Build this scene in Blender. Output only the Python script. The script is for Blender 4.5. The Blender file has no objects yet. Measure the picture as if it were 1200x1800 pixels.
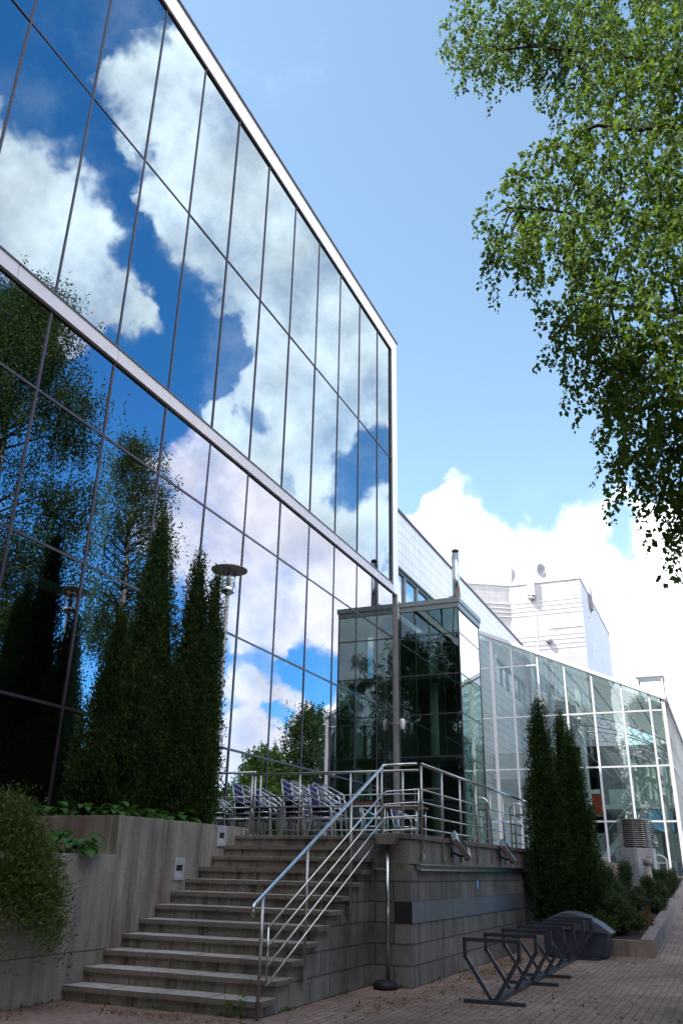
import bpy, math, random
import numpy as np
from mathutils import Vector, Matrix

random.seed(7)
rng = np.random.default_rng(11)
sc = bpy.context.scene
COL = sc.collection
R = math.radians

# ------------------------------------------------------------------ camera
cam_d = bpy.data.cameras.new('camera')
cam = bpy.data.objects.new('camera', cam_d)
COL.objects.link(cam)
cam_d.sensor_fit = 'VERTICAL'
cam_d.sensor_height = 24.0
cam_d.lens = 24.0 * 1455.0 / 1800.0
cam_d.clip_start = 0.1
cam_d.clip_end = 3000
_pi, _ro, _ya = R(23.35), R(1.14), R(23.97)
_fw = Vector((-math.sin(_ya) * math.cos(_pi), math.cos(_ya) * math.cos(_pi), math.sin(_pi)))
_rt = Vector((math.cos(_ya), math.sin(_ya), 0))
_up = _rt.cross(_fw)
_r2 = _rt * math.cos(_ro) + _up * math.sin(_ro)
_u2 = -_rt * math.sin(_ro) + _up * math.cos(_ro)
cam.matrix_world = Matrix(((_r2.x, _u2.x, -_fw.x, 0), (_r2.y, _u2.y, -_fw.y, 0), (_r2.z, _u2.z, -_fw.z, 1.6), (0, 0, 0, 1)))
sc.camera = cam

# ------------------------------------------------------------------ light
SUN_EL, SUN_AZ = R(52), R(229)          # from behind the camera, over the glass building's roof
w = bpy.data.worlds.new('World')
sc.world = w
w.use_nodes = True
sd = bpy.data.lights.new('sun', 'SUN')
sd.energy = 3.6
sd.angle = R(0.5)
sd.color = (1.0, 0.95, 0.87)
sun = bpy.data.objects.new('sun', sd)
COL.objects.link(sun)
_s = Vector((math.sin(SUN_AZ) * math.cos(SUN_EL), math.cos(SUN_AZ) * math.cos(SUN_EL), math.sin(SUN_EL)))
sun.rotation_euler = (-_s).to_track_quat('-Z', 'Y').to_euler()
sun.location = _s * 60

sc.view_settings.view_transform = 'Standard'
sc.view_settings.look = 'None'
sc.view_settings.exposure = 1.2
sc.view_settings.gamma = 1.0
sc.view_settings.use_curve_mapping = False
sc.render.engine = 'CYCLES'
c_ = sc.cycles
c_.max_bounces = 10
c_.diffuse_bounces = 3
c_.glossy_bounces = 6
c_.transmission_bounces = 6
c_.transparent_max_bounces = 24
c_.use_denoising = True
c_.sample_clamp_indirect = 6.0
c_.caustics_reflective = False
c_.caustics_refractive = False

# sky with clouds: bright and clear patches stand in fixed compass directions
CLOUDS = [(0.5873, 0.4639, 0.6632, 0.0514, 1), (0.5641, 0.5104, 0.6491, 0.0535, 1), (0.537, 0.5442, 0.6446, 0.0333, 1), (0.5667, 0.5606, 0.6038, 0.0462, 1), (0.5615, 0.601, 0.5688, 0.0252, 0.9), (0.5966, 0.5094, 0.6201, 0.0535, 1), (0.5894, 0.4381, 0.6787, 0.0333, 0.7), (0.5201, 0.4311, 0.7373, 0.0245, 0.8), (0.4575, 0.467, 0.7567, 0.0421, 1), (0.4381, 0.5025, 0.7454, 0.0521, 1), (0.4354, 0.547, 0.715, 0.0511, 1), (0.411, 0.5939, 0.6916, 0.059, 1), (0.4143, 0.6295, 0.6573, 0.0541, 1), (0.3824, 0.6371, 0.6692, 0.0604, 1), (0.3667, 0.6813, 0.6335, 0.0652, 1), (0.3429, 0.7273, 0.5945, 0.0631, 1), (0.3171, 0.7712, 0.5519, 0.0572, 1), (0.3606, 0.7525, 0.5512, 0.0573, 1), (0.4122, 0.7192, 0.5594, 0.0502, 1), (0.4222, 0.7424, 0.5202, 0.0406, 0.9), (0.4657, 0.6047, 0.6461, 0.0283, 0.9), (0.4563, 0.6426, 0.6156, 0.029, 0.9), (0.438, 0.6797, 0.5884, 0.0296, 0.9), (0.4533, 0.7053, 0.5451, 0.0233, 0.8), (0.3022, 0.8077, 0.5063, 0.0339, 0.9), (0.3898, 0.7702, 0.5049, 0.0477, 0.8), (0.4903, 0.7236, 0.4858, 0.0215, 1), (0.4701, 0.7522, 0.4617, 0.0271, 1), (0.4386, 0.7818, 0.4431, 0.0376, 1), (0.407, 0.7944, 0.4509, 0.0377, 1), (0.3773, 0.8216, 0.4274, 0.0446, 1), (0.4104, 0.8218, 0.3953, 0.0412, 1), (0.3582, 0.8482, 0.3903, 0.0515, 1), (0.3364, 0.8681, 0.365, 0.041, 1), (0.3651, 0.7999, 0.4763, 0.0274, 0.9), (0.5232, 0.7254, 0.4474, 0.0335, 1), (0.5228, 0.7592, 0.3875, 0.0506, 1), (0.471, 0.7903, 0.392, 0.0614, 1), (0.4587, 0.835, 0.3041, 0.061, 1), (0.4177, 0.8408, 0.3443, 0.0479, 1), (0.3842, 0.8685, 0.3131, 0.0409, 1), (0.4901, 0.8244, 0.2831, 0.0404, 1), (0.3612, 0.8849, 0.294, 0.0407, 1), (0.5151, 0.7953, 0.3197, 0.0404, 1), (0.4932, 0.8482, 0.1932, 0.0276, 1), (0.4559, 0.8719, 0.1787, 0.0211, 0.9), (0.469, 0.8735, 0.1307, 0.0386, 1), (0.5145, 0.8503, 0.1103, 0.038, 1), (0.3989, 0.9004, 0.1738, 0.0145, 0.9), (0.4227, 0.9013, 0.0945, 0.0381, 0.8), (0.3731, 0.9173, 0.1393, 0.0388, 0.8), (0.2411, 0.933, 0.2672, 0.0397, 1), (0.2441, 0.9439, 0.2223, 0.0392, 1), (0.2288, 0.9177, 0.3247, 0.04, 0.8), (0.4926, 0.6736, 0.551, 0.0408, -1), (0.4925, 0.6296, 0.6008, 0.0321, -1), (0.5052, 0.5799, 0.6391, 0.026, -1), (0.4985, 0.5368, 0.6807, 0.0239, -0.8), (0.463, 0.6871, 0.56, 0.0238, -0.9), (0.4451, 0.7533, 0.4842, 0.0163, -0.45), (0.4298, 0.7964, 0.4254, 0.0123, -0.4), (0.3308, 0.8346, 0.4404, 0.0288, -1), (0.3136, 0.828, 0.4647, 0.0239, -0.9), (0.5201, 0.3934, 0.7581, 0.0584, -1), (0.4529, 0.4276, 0.7823, 0.0322, -1), (0.4915, 0.4172, 0.7644, 0.0322, -1), (0.5187, 0.48, 0.7075, 0.0286, -0.9), (0.5508, 0.4382, 0.7103, 0.0276, -0.7), (0.5644, 0.6689, 0.4838, 0.0393, -1), (0.6405, 0.726, 0.2506, 0.0573, -1), (0.4361, 0.8739, 0.2146, 0.0267, -1), (0.4827, 0.8454, 0.2289, 0.0167, -0.5), (0.4714, 0.8681, 0.1558, 0.0104, -0.8), (0.4144, 0.8895, 0.1927, 0.0166, -0.9), (0.6457, 0.6513, 0.3985, 0.051, -0.4), (-0.1204, 0.9242, 0.3626, 0.0707, 1), (-0.1839, 0.9118, 0.367, 0.0594, 1), (-0.2322, 0.8904, 0.3915, 0.0404, 1), (-0.2429, 0.8714, 0.4263, 0.023, 0.9), (-0.1463, 0.9039, 0.4019, 0.0295, 1), (-0.0797, 0.9214, 0.3804, 0.0318, 1), (-0.2734, 0.8849, 0.3771, 0.034, 0.9), (-0.1276, 0.9411, 0.313, 0.0703, 1), (-0.2022, 0.9221, 0.33, 0.066, 1), (-0.0274, 0.9595, 0.2803, 0.0574, 1), (-0.0113, 0.9449, 0.3273, 0.0305, 1), (-0.0462, 0.9714, 0.2328, 0.0483, 1), (-0.3037, 0.8878, 0.3457, 0.0476, 1), (-0.0709, 0.9465, 0.3149, 0.0376, 0.8), (-0.0262, 0.9779, 0.2072, 0.0531, 1), (-0.2784, 0.8601, 0.4274, 0.015, 0.4), (-0.0559, 0.9338, 0.3535, 0.022, -1), (-0.0832, 0.9586, 0.2724, 0.0188, -0.5), (-0.3116, 0.8515, 0.4217, 0.0274, -0.6), (-0.1681, 0.8695, 0.4645, 0.0462, -1), (-0.0749, 0.8903, 0.4492, 0.0508, -1), (-0.2111, 0.7934, 0.5709, 0.1314, -1), (0.9428, -0.2357, 0.2357, 0.42, 1), (0.7743, -0.5466, 0.3188, 0.42, 1), (0.7361, -0.2863, 0.6134, 0.4, 1), (0.4224, -0.8448, 0.3285, 0.4, 1), (0.4472, -0.5367, 0.7155, 0.35, 1), (0.0976, -0.9759, 0.1952, 0.3, 1), (0.3215, -0.2297, 0.9186, 0.3, 1), (0.9975, 0.0499, 0.0499, 0.25, 1), (-0.2967, -0.89, 0.3461, 0.3, 1)]  # last broad clouds are out of view, added to brighten walls facing east
def build_world():
    nt = w.node_tree
    nt.nodes.clear()
    def N(t, **k):
        n = nt.nodes.new(t)
        for a, b in k.items():
            setattr(n, a, b)
        return n
    L = nt.links.new
    out = N('ShaderNodeOutputWorld')
    bg = N('ShaderNodeBackground')
    bg.inputs['Strength'].default_value = 0.15
    L(bg.outputs[0], out.inputs[0])
    sky = N('ShaderNodeTexSky', sky_type='NISHITA', sun_disc=False, sun_elevation=SUN_EL, sun_rotation=SUN_AZ)
    sky.air_density = 1.0
    sky.dust_density = 0.4
    sky.ozone_density = 2.5
    tc = N('ShaderNodeTexCoord')
    def noise(scale, detail, rough, off=None):
        n = N('ShaderNodeTexNoise')
        n.inputs['Scale'].default_value = scale
        n.inputs['Detail'].default_value = detail
        n.inputs['Roughness'].default_value = rough
        if off:
            a = N('ShaderNodeVectorMath', operation='ADD')
            a.inputs[1].default_value = off
            L(tc.outputs['Generated'], a.inputs[0])
            L(a.outputs[0], n.inputs['Vector'])
        else:
            L(tc.outputs['Generated'], n.inputs['Vector'])
        return n
    def math_(op, a, b):
        n = N('ShaderNodeMath', operation=op)
        for i, x in enumerate((a, b)):
            if isinstance(x, (int, float)):
                n.inputs[i].default_value = x
            else:
                L(x, n.inputs[i])
        return n.outputs[0]
    wn = noise(7.0, 5, 0.6)
    sub = N('ShaderNodeVectorMath', operation='SUBTRACT')
    L(wn.outputs['Color'], sub.inputs[0]); sub.inputs[1].default_value = (.5, .5, .5)
    mul = N('ShaderNodeVectorMath', operation='SCALE'); mul.inputs['Scale'].default_value = 0.19
    L(sub.outputs[0], mul.inputs[0])
    add = N('ShaderNodeVectorMath', operation='ADD')
    L(tc.outputs['Generated'], add.inputs[0]); L(mul.outputs[0], add.inputs[1])
    nrm = N('ShaderNodeVectorMath', operation='NORMALIZE')
    L(add.outputs[0], nrm.inputs[0])
    tot = None; neg = None
    for (dx, dy, dz, ang, wt) in CLOUDS:
        d = N('ShaderNodeVectorMath', operation='DOT_PRODUCT')
        L(nrm.outputs[0], d.inputs[0]); d.inputs[1].default_value = (dx, dy, dz)
        m = N('ShaderNodeMapRange', interpolation_type='SMOOTHSTEP')
        m.inputs['From Min'].default_value = math.cos(ang * 1.75)
        m.inputs['From Max'].default_value = math.cos(ang * 0.15)
        m.inputs['To Min'].default_value = 0
        m.inputs['To Max'].default_value = abs(wt)
        L(d.outputs['Value'], m.inputs['Value'])
        if wt > 0: tot = m.outputs[0] if tot is None else math_('ADD', tot, m.outputs[0])
        else: neg = m.outputs[0] if neg is None else math_('ADD', neg, m.outputs[0])
    cl = N('ShaderNodeMath', operation='MINIMUM'); L(tot, cl.inputs[0]); cl.inputs[1].default_value = 0.95
    n1 = noise(9.0, 9, 0.62, (3.1, 1.7, 0.4))
    big = noise(2.2, 2, 0.5, (7.7, 2.2, 5.0))
    cn = math_('SUBTRACT', cl.outputs[0], math_('MULTIPLY', math_('MINIMUM', neg, 1.0), 0.85))
    v = math_('ADD', cn, math_('MULTIPLY', math_('SUBTRACT', n1.outputs['Fac'], 0.5), 1.45))
    v = math_('ADD', v, math_('MULTIPLY', math_('SUBTRACT', big.outputs['Fac'], 0.5), 0.25))
    mask = N('ShaderNodeMapRange', interpolation_type='SMOOTHSTEP')
    mask.inputs['From Min'].default_value = -0.05
    mask.inputs['From Max'].default_value = 1.22
    L(v, mask.inputs['Value'])
    soft = math_('POWER', mask.outputs[0], 2.1)
    # cloud body: bright tops, greyer hollows
    n2 = noise(5.5, 6, 0.55, (1.3, 4.4, 2.0))
    shade = N('ShaderNodeMapRange')
    shade.inputs['From Min'].default_value = 0.38
    shade.inputs['From Max'].default_value = 0.62
    shade.inputs['To Min'].default_value = 0.56
    shade.inputs['To Max'].default_value = 1.0
    L(n2.outputs['Fac'], shade.inputs['Value'])
    cc = N('ShaderNodeVectorMath', operation='SCALE')
    cc.inputs[0].default_value = (13.0, 13.0, 13.1)
    L(shade.outputs[0], cc.inputs['Scale'])
    # the paint of air: Nishita graded a little deeper in blue
    tint = N('ShaderNodeMix', data_type='RGBA', blend_type='MULTIPLY')
    tint.inputs['Factor'].default_value = 1.0
    L(sky.outputs[0], tint.inputs['A'])
    # the air is deeper blue towards the east, hazier to the north
    sx = N('ShaderNodeSeparateXYZ'); L(tc.outputs['Generated'], sx.inputs[0])
    ew = N('ShaderNodeMapRange', interpolation_type='SMOOTHSTEP')
    ew.inputs['From Min'].default_value = -0.1
    ew.inputs['From Max'].default_value = 0.55
    L(sx.outputs[0], ew.inputs['Value'])
    deep = N('ShaderNodeMix', data_type='RGBA')
    L(ew.outputs[0], deep.inputs['Factor'])
    deep.inputs['A'].default_value = (1.17, 1.15, 0.96, 1)
    deep.inputs['B'].default_value = (0.34, 1.05, 1.5, 1)
    L(deep.outputs['Result'], tint.inputs['B'])
    mx = N('ShaderNodeMix', data_type='RGBA')
    # thin high veil over the eastern blue
    n3 = noise(3.6, 9, 0.66, (9.1, 0.3, 6.0))
    veil = N('ShaderNodeMapRange', interpolation_type='SMOOTHSTEP')
    veil.inputs['From Min'].default_value = 0.46
    veil.inputs['From Max'].default_value = 0.74
    veil.inputs['To Max'].default_value = 0.26
    L(n3.outputs['Fac'], veil.inputs['Value'])
    both = math_('MAXIMUM', soft, math_('MULTIPLY', veil.outputs[0], ew.outputs[0]))
    L(both, mx.inputs['Factor'])
    L(tint.outputs['Result'], mx.inputs['A']); L(cc.outputs[0], mx.inputs['B'])
    L(mx.outputs['Result'], bg.inputs['Color'])
build_world()

# ------------------------------------------------------------------ helpers
ORG = {}
def tag(o, label=None, cat=None, group=None, kind=None):
    if label: o['label'] = label
    if cat: o['category'] = cat
    if group: o['group'] = group
    if kind: o['kind'] = kind
    return o
def thing(name, label, cat, loc=(0, 0, 0), rz=0, group=None):
    o = bpy.data.objects.new(name, None)
    o.empty_display_size = 0.2
    COL.objects.link(o)
    o.location = loc
    o.rotation_euler = (0, 0, rz)
    ORG[o.name] = Vector(loc)
    return tag(o, label, cat, group)
def children(o):
    return [c for c in o.children]
def dup(root, loc, rz=0, label=None, group=None, scale=None):
    r = root.copy(); COL.objects.link(r)
    r.location = loc; r.rotation_euler = (0, 0, rz)
    if scale: r.scale = scale
    if label: r['label'] = label
    if group: r['group'] = group
    for ch in list(root.children):
        c = ch.copy(); COL.objects.link(c); c.parent = r
        for g in list(ch.children):
            d = g.copy(); COL.objects.link(d); d.parent = c
    return r

class MB:
    def __init__(s):
        s.v = []; s.f = []; s.sm = []
    def add(s, vs, fs, smooth=False):
        b = len(s.v)
        s.v += [tuple(v) for v in vs]
        s.f += [tuple(i + b for i in f) for f in fs]
        s.sm += [smooth] * len(fs)
        return s
    def box(s, x0, x1, y0, y1, z0, z1):
        vs = [(x, y, z) for z in (z0, z1) for y in (y0, y1) for x in (x0, x1)]
        return s.add(vs, [(0, 2, 3, 1), (4, 5, 7, 6), (0, 1, 5, 4), (2, 6, 7, 3), (0, 4, 6, 2), (1, 3, 7, 5)])
    def quad(s, *p):
        return s.add(p, [tuple(range(len(p)))])
    def prism(s, poly, axis, a, b):
        """poly: 2D points counter-clockwise; axis the extrusion axis"""
        def P(u, v, t):
            return {'x': (t, u, v), 'y': (u, t, v), 'z': (u, v, t)}[axis]
        n = len(poly)
        vs = [P(u, v, a) for u, v in poly] + [P(u, v, b) for u, v in poly]
        fs = [tuple(range(n))[::-1], tuple(range(n, 2 * n))] + [(i, (i + 1) % n, n + (i + 1) % n, n + i) for i in range(n)]
        return s.add(vs, fs)
    def beam(s, a, b, w_, h_, up=(0, 0, 1)):
        a = Vector(a); b = Vector(b); d = (b - a).normalized()
        u = Vector(up)
        if abs(d.dot(u)) > .98: u = Vector((0, 1, 0))
        x = d.cross(u).normalized() * w_ / 2; y = x.cross(d).normalized() * h_ / 2
        vs = [p + sx * x + sy * y for p in (a, b) for sx, sy in ((-1, -1), (1, -1), (1, 1), (-1, 1))]
        return s.add(vs, [(3, 2, 1, 0), (4, 5, 6, 7), (0, 1, 5, 4), (1, 2, 6, 5), (2, 3, 7, 6), (3, 0, 4, 7)])
    def tube(s, pts, r, n=8, taper=None):
        pts = [Vector(p) for p in pts]
        rs = [r] * len(pts) if not taper else [r + (taper - r) * i / (len(pts) - 1) for i in range(len(pts))]
        vs = []; fs = []
        prev = None
        for i, p in enumerate(pts):
            d = (pts[min(i + 1, len(pts) - 1)] - pts[max(i - 1, 0)])
            if d.length < 1e-6: d = Vector((0, 0, 1))
            d.normalize()
            if prev is None:
                u = Vector((0, 0, 1)) if abs(d.z) < .9 else Vector((1, 0, 0))
                x = d.cross(u).normalized()
            else:
                x = (prev - d * prev.dot(d)).normalized()
            prev = x
            y = d.cross(x)
            for k in range(n):
                a = 2 * math.pi * k / n
                vs.append(p + (x * math.cos(a) + y * math.sin(a)) * rs[i])
        for i in range(len(pts) - 1):
            for k in range(n):
                fs.append((i * n + k, i * n + (k + 1) % n, (i + 1) * n + (k + 1) % n, (i + 1) * n + k))
        s.add(vs, fs, True)
        m = (len(pts) - 1) * n
        b = len(s.v) - len(vs)
        s.f += [tuple(b + i for i in range(n))[::-1], tuple(b + m + i for i in range(n))]
        s.sm += [False, False]
        return s
    def lathe(s, prof, n, c=(0, 0, 0), smooth=True, axis='z'):
        vs = []; fs = []
        for (r, z) in prof:
            for k in range(n):
                a = 2 * math.pi * k / n
                p = (r * math.cos(a), r * math.sin(a), z) if axis == 'z' else (z, r * math.cos(a), r * math.sin(a))
                vs.append((p[0] + c[0], p[1] + c[1], p[2] + c[2]))
        for i in range(len(prof) - 1):
            for k in range(n):
                fs.append((i * n + k, i * n + (k + 1) % n, (i + 1) * n + (k + 1) % n, (i + 1) * n + k))
        s.add(vs, fs, smooth)
        b = len(s.v) - len(vs)
        s.f += [tuple(b + i for i in range(n))[::-1], tuple(b + (len(prof) - 1) * n + i for i in range(n))]
        s.sm += [False, False]
        return s
    def build(s, name, m, parent=None, bevel=0, local=False):
        me = bpy.data.meshes.new(name)
        org = ORG[parent.name] if parent is not None and not local else Vector((0, 0, 0))
        vs = [(v[0] - org.x, v[1] - org.y, v[2] - org.z) for v in s.v]
        me.from_pydata(vs, [], s.f)
        me.polygons.foreach_set('use_smooth', s.sm)
        me.materials.append(m)
        o = bpy.data.objects.new(name, me)
        COL.objects.link(o)
        if parent is not None:
            o.parent = parent
            ORG[o.name] = ORG[parent.name]
        else:
            ORG[o.name] = Vector((0, 0, 0))
        if bevel:
            b = o.modifiers.new('bevel', 'BEVEL'); b.width = bevel; b.segments = 2; b.limit_method = 'ANGLE'
        return o

def card_mesh(name, base, axis, side, length, width, m, parent=None, bend=0.0, local=False):
    """one mesh of leaf-shaped quads: numpy arrays (n,3) / (n,)"""
    n = len(base)
    org = np.array(ORG[parent.name]) if parent is not None and not local else np.zeros(3)
    base = base - org
    nor = np.cross(axis, side)
    L_ = length[:, None]; W_ = width[:, None]
    v = np.empty((n, 4, 3))
    v[:, 0] = base
    v[:, 1] = base + axis * L_ * .42 + side * W_ * .5 + nor * W_ * bend
    v[:, 2] = base + axis * L_
    v[:, 3] = base + axis * L_ * .42 - side * W_ * .5 + nor * W_ * bend
    me = bpy.data.meshes.new(name)
    me.vertices.add(4 * n); me.vertices.foreach_set('co', v.reshape(-1).astype(np.float32))
    me.loops.add(4 * n); me.loops.foreach_set('vertex_index', np.arange(4 * n, dtype=np.int32))
    me.polygons.add(n); me.polygons.foreach_set('loop_start', np.arange(0, 4 * n, 4, dtype=np.int32))
    me.polygons.foreach_set('loop_total', np.full(n, 4, dtype=np.int32))
    me.update(calc_edges=True)
    me.materials.append(m)
    o = bpy.data.objects.new(name, me)
    COL.objects.link(o)
    if parent is not None:
        o.parent = parent
        ORG[o.name] = ORG[parent.name]
    return o
def unit(a):
    return a / np.maximum(np.linalg.norm(a, axis=1, keepdims=True), 1e-9)
def perp(axis):
    r_ = rng.normal(size=axis.shape)
    return unit(np.cross(axis, r_))

# ------------------------------------------------------------------ materials
class NT:
    def __init__(s, name):
        s.m = bpy.data.materials.new(name); s.m.use_nodes = True
        s.t = s.m.node_tree
        s.b = s.t.nodes['Principled BSDF']
        s.out = s.t.nodes['Material Output']
        s.L = s.t.links.new
        s._co = None
    def N(s, t, **k):
        n = s.t.nodes.new(t)
        for a, b in k.items(): setattr(n, a, b)
        return n
    def co(s):
        if not s._co: s._co = s.N('ShaderNodeTexCoord').outputs['Object']
        return s._co
    def world_co(s):
        return s.N('ShaderNodeNewGeometry').outputs['Position']
    def noise(s, scale, detail=5, rough=.55, vec=None, stretch=None):
        n = s.N('ShaderNodeTexNoise')
        n.inputs['Scale'].default_value = scale; n.inputs['Detail'].default_value = detail; n.inputs['Roughness'].default_value = rough
        v = vec or s.co()
        if stretch:
            mp = s.N('ShaderNodeMapping'); mp.inputs['Scale'].default_value = stretch
            s.L(v, mp.inputs['Vector']); v = mp.outputs[0]
        s.L(v, n.inputs['Vector'])
        return n.outputs['Fac']
    def ramp(s, fac, stops):
        r_ = s.N('ShaderNodeValToRGB')
        e = r_.color_ramp.elements
        while len(e) < len(stops): e.new(0.5)
        for i, (p, c) in enumerate(stops):
            e[i].position = p; e[i].color = (*c, 1) if len(c) == 3 else c
        s.L(fac, r_.inputs[0])
        return r_.outputs[0]
    def mix(s, fac, a, b, mode='MIX'):
        n = s.N('ShaderNodeMix', data_type='RGBA', blend_type=mode)
        for k, x in (('Factor', fac), ('A', a), ('B', b)):
            if isinstance(x, (int, float)): n.inputs[k].default_value = x
            elif isinstance(x, tuple): n.inputs[k].default_value = (*x, 1) if len(x) == 3 else x
            else: s.L(x, n.inputs[k])
        return n.outputs['Result']
    def math(s, op, a, b=0.0):
        n = s.N('ShaderNodeMath', operation=op)
        for i, x in enumerate((a, b)):
            if isinstance(x, (int, float)): n.inputs[i].default_value = x
            else: s.L(x, n.inputs[i])
        return n.outputs[0]
    def bump(s, h, strength=.3, dist=.01, nrm=None):
        n = s.N('ShaderNodeBump'); n.inputs['Strength'].default_value = strength; n.inputs['Distance'].default_value = dist
        s.L(h, n.inputs['Height'])
        if nrm: s.L(nrm, n.inputs['Normal'])
        return n.outputs[0]
    def set(s, color=None, rough=None, metal=None, normal=None, spec=None):
        for k, x in (('Base Color', color), ('Roughness', rough), ('Metallic', metal), ('Normal', normal), ('Specular IOR Level', spec)):
            if x is None: continue
            if isinstance(x, (int, float)): s.b.inputs[k].default_value = x
            elif isinstance(x, tuple): s.b.inputs[k].default_value = (*x, 1) if len(x) == 3 else x
            else: s.L(x, s.b.inputs[k])
        return s.m

def paint(name, col, rough=.45, metal=0.0, var=.12, scale=3.0, spec=.4):
    t = NT(name)
    n = t.noise(scale, 6, .6)
    a = tuple(c * (1 - var) for c in col); b = tuple(min(1, c * (1 + var)) for c in col)
    c = t.ramp(n, [(.3, a), (.7, b)])
    r_ = t.ramp(t.noise(scale * 6, 4), [(.3, (rough * .8,) * 3), (.7, (min(1, rough * 1.25),) * 3)])
    return t.set(c, r_, metal, spec=spec)

def steel(name, col=(.62, .62, .61), rough=.22):
    t = NT(name)
    n = t.noise(1.2, 3, .5)
    c = t.ramp(n, [(.3, tuple(x * .85 for x in col)), (.7, col)])
    return t.set(c, rough, 1.0)

def concrete(name, base=(.27, .245, .21), dark=(.09, .075, .06), rust=None, streak=.8, board=False):
    t = NT(name)
    p = t.world_co()
    big = t.noise(1.1, 6, .6, p)
    st = t.noise(1.0, 6, .65, p, (5.5, 5.5, .45))
    fine = t.noise(38, 5, .7, p)
    c = t.ramp(big, [(.3, tuple(x * .72 for x in base)), (.55, base), (.75, tuple(x * 1.22 for x in base))])
    k = t.ramp(st, [(.46, (0, 0, 0)), (.68, (1, 1, 1))])
    kk = t.math('MULTIPLY', k, streak)
    c = t.mix(kk, c, dark)
    if rust:
        k2 = t.ramp(t.noise(.9, 4, .5, p, (4, 4, .6)), [(.55, (0, 0, 0)), (.75, (1, 1, 1))])
        c = t.mix(t.math('MULTIPLY', k2, .7), c, rust)
    spots = t.ramp(fine, [(.3, (.72, .72, .72)), (.62, (1.08, 1.08, 1.08))])
    c = t.mix(1.0, c, spots, 'MULTIPLY')
    h = t.math('ADD', t.math('MULTIPLY', fine, .5), big)
    return t.set(c, .9, 0, t.bump(h, .35, .012), spec=.2)

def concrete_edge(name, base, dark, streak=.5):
    # stone slabs: pale top, dark red-brown on faces that do not point up
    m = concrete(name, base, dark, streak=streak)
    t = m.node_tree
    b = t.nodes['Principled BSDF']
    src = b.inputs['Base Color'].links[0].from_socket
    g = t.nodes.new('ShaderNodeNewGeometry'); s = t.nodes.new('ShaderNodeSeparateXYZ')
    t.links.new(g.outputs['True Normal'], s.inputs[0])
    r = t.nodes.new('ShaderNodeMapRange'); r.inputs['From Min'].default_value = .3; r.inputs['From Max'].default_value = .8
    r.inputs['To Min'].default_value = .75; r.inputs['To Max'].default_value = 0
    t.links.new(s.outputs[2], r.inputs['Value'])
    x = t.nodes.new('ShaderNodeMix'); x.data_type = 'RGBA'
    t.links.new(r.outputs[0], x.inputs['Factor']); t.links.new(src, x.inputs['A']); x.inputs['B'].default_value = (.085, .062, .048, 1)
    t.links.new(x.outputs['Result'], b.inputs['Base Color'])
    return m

def brickmat(name, c1, c2, mortar, bw, bh, msize=.012, offset=.5, rough=.85, grime=.5, axis='wall', spec=.25, bumpd=.008, scale_dirt=1.0, streak=0):
    t = NT(name)
    p = t.world_co()
    sep = t.N('ShaderNodeSeparateXYZ'); t.L(p, sep.inputs[0])
    cmb = t.N('ShaderNodeCombineXYZ')
    if axis == 'wall':
        t.L(t.math('ADD', sep.outputs[0], sep.outputs[1]), cmb.inputs[0]); t.L(sep.outputs[2], cmb.inputs[1])
    else:
        t.L(sep.outputs[0], cmb.inputs[0]); t.L(sep.outputs[1], cmb.inputs[1])
    b = t.N('ShaderNodeTexBrick'); b.offset = offset
    t.L(cmb.outputs[0], b.inputs['Vector'])
    b.inputs['Color1'].default_value = (*c1, 1); b.inputs['Color2'].default_value = (*c2, 1); b.inputs['Mortar'].default_value = (*mortar, 1)
    b.inputs['Scale'].default_value = 1; b.inputs['Mortar Size'].default_value = msize
    b.inputs['Brick Width'].default_value = bw; b.inputs['Row Height'].default_value = bh
    b.inputs['Mortar Smooth'].default_value = .2
    c = b.outputs['Color']
    if grime:
        g = t.ramp(t.noise(.8 * scale_dirt, 7, .65, p), [(.35, (1 - grime,) * 3), (.68, (1.12,) * 3)])
        c = t.mix(1.0, c, g, 'MULTIPLY')
        f = t.ramp(t.noise(26, 5, .7, p), [(.3, (.78,) * 3), (.65, (1.08,) * 3)])
        c = t.mix(1.0, c, f, 'MULTIPLY')
        if streak:
            k = t.ramp(t.noise(1.0, 6, .65, p, (4.5, 4.5, .4)), [(.5, (0, 0, 0)), (.7, (1, 1, 1))])
            c = t.mix(t.math('MULTIPLY', k, streak), c, (.05, .043, .036))
    h = t.math('SUBTRACT', t.math('MULTIPLY', t.noise(30, 4, .6, p), .25), b.outputs['Fac'])
    return t.set(c, rough, 0, t.bump(h, .6, bumpd), spec=spec)

def glass(name, refl, f0, f90, body, transparent, power=3.0, wav=.0012, wscale=.55, body_noise=False):
    t = NT(name)
    t.t.nodes.remove(t.b)
    lw = t.N('ShaderNodeLayerWeight'); lw.inputs['Blend'].default_value = .5
    f = t.math('ADD', t.math('MULTIPLY', t.math('POWER', lw.outputs['Facing'], power), f90 - f0), f0)
    g = t.N('ShaderNodeBsdfGlossy'); g.inputs['Color'].default_value = (*refl, 1); g.inputs['Roughness'].default_value = 0.0
    if wav:
        t.L(t.bump(t.noise(wscale, 2, .4, t.world_co()), 1.0, wav), g.inputs['Normal'])
    if transparent:
        b = t.N('ShaderNodeBsdfTransparent'); b.inputs['Color'].default_value = (*body, 1)
    else:
        b = t.N('ShaderNodeBsdfDiffuse'); b.inputs['Color'].default_value = (*body, 1)
    mx = t.N('ShaderNodeMixShader')
    t.L(f, mx.inputs[0]); t.L(b.outputs[0], mx.inputs[1]); t.L(g.outputs[0], mx.inputs[2])
    t.L(mx.outputs[0], t.out.inputs[0])
    return t.m

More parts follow.
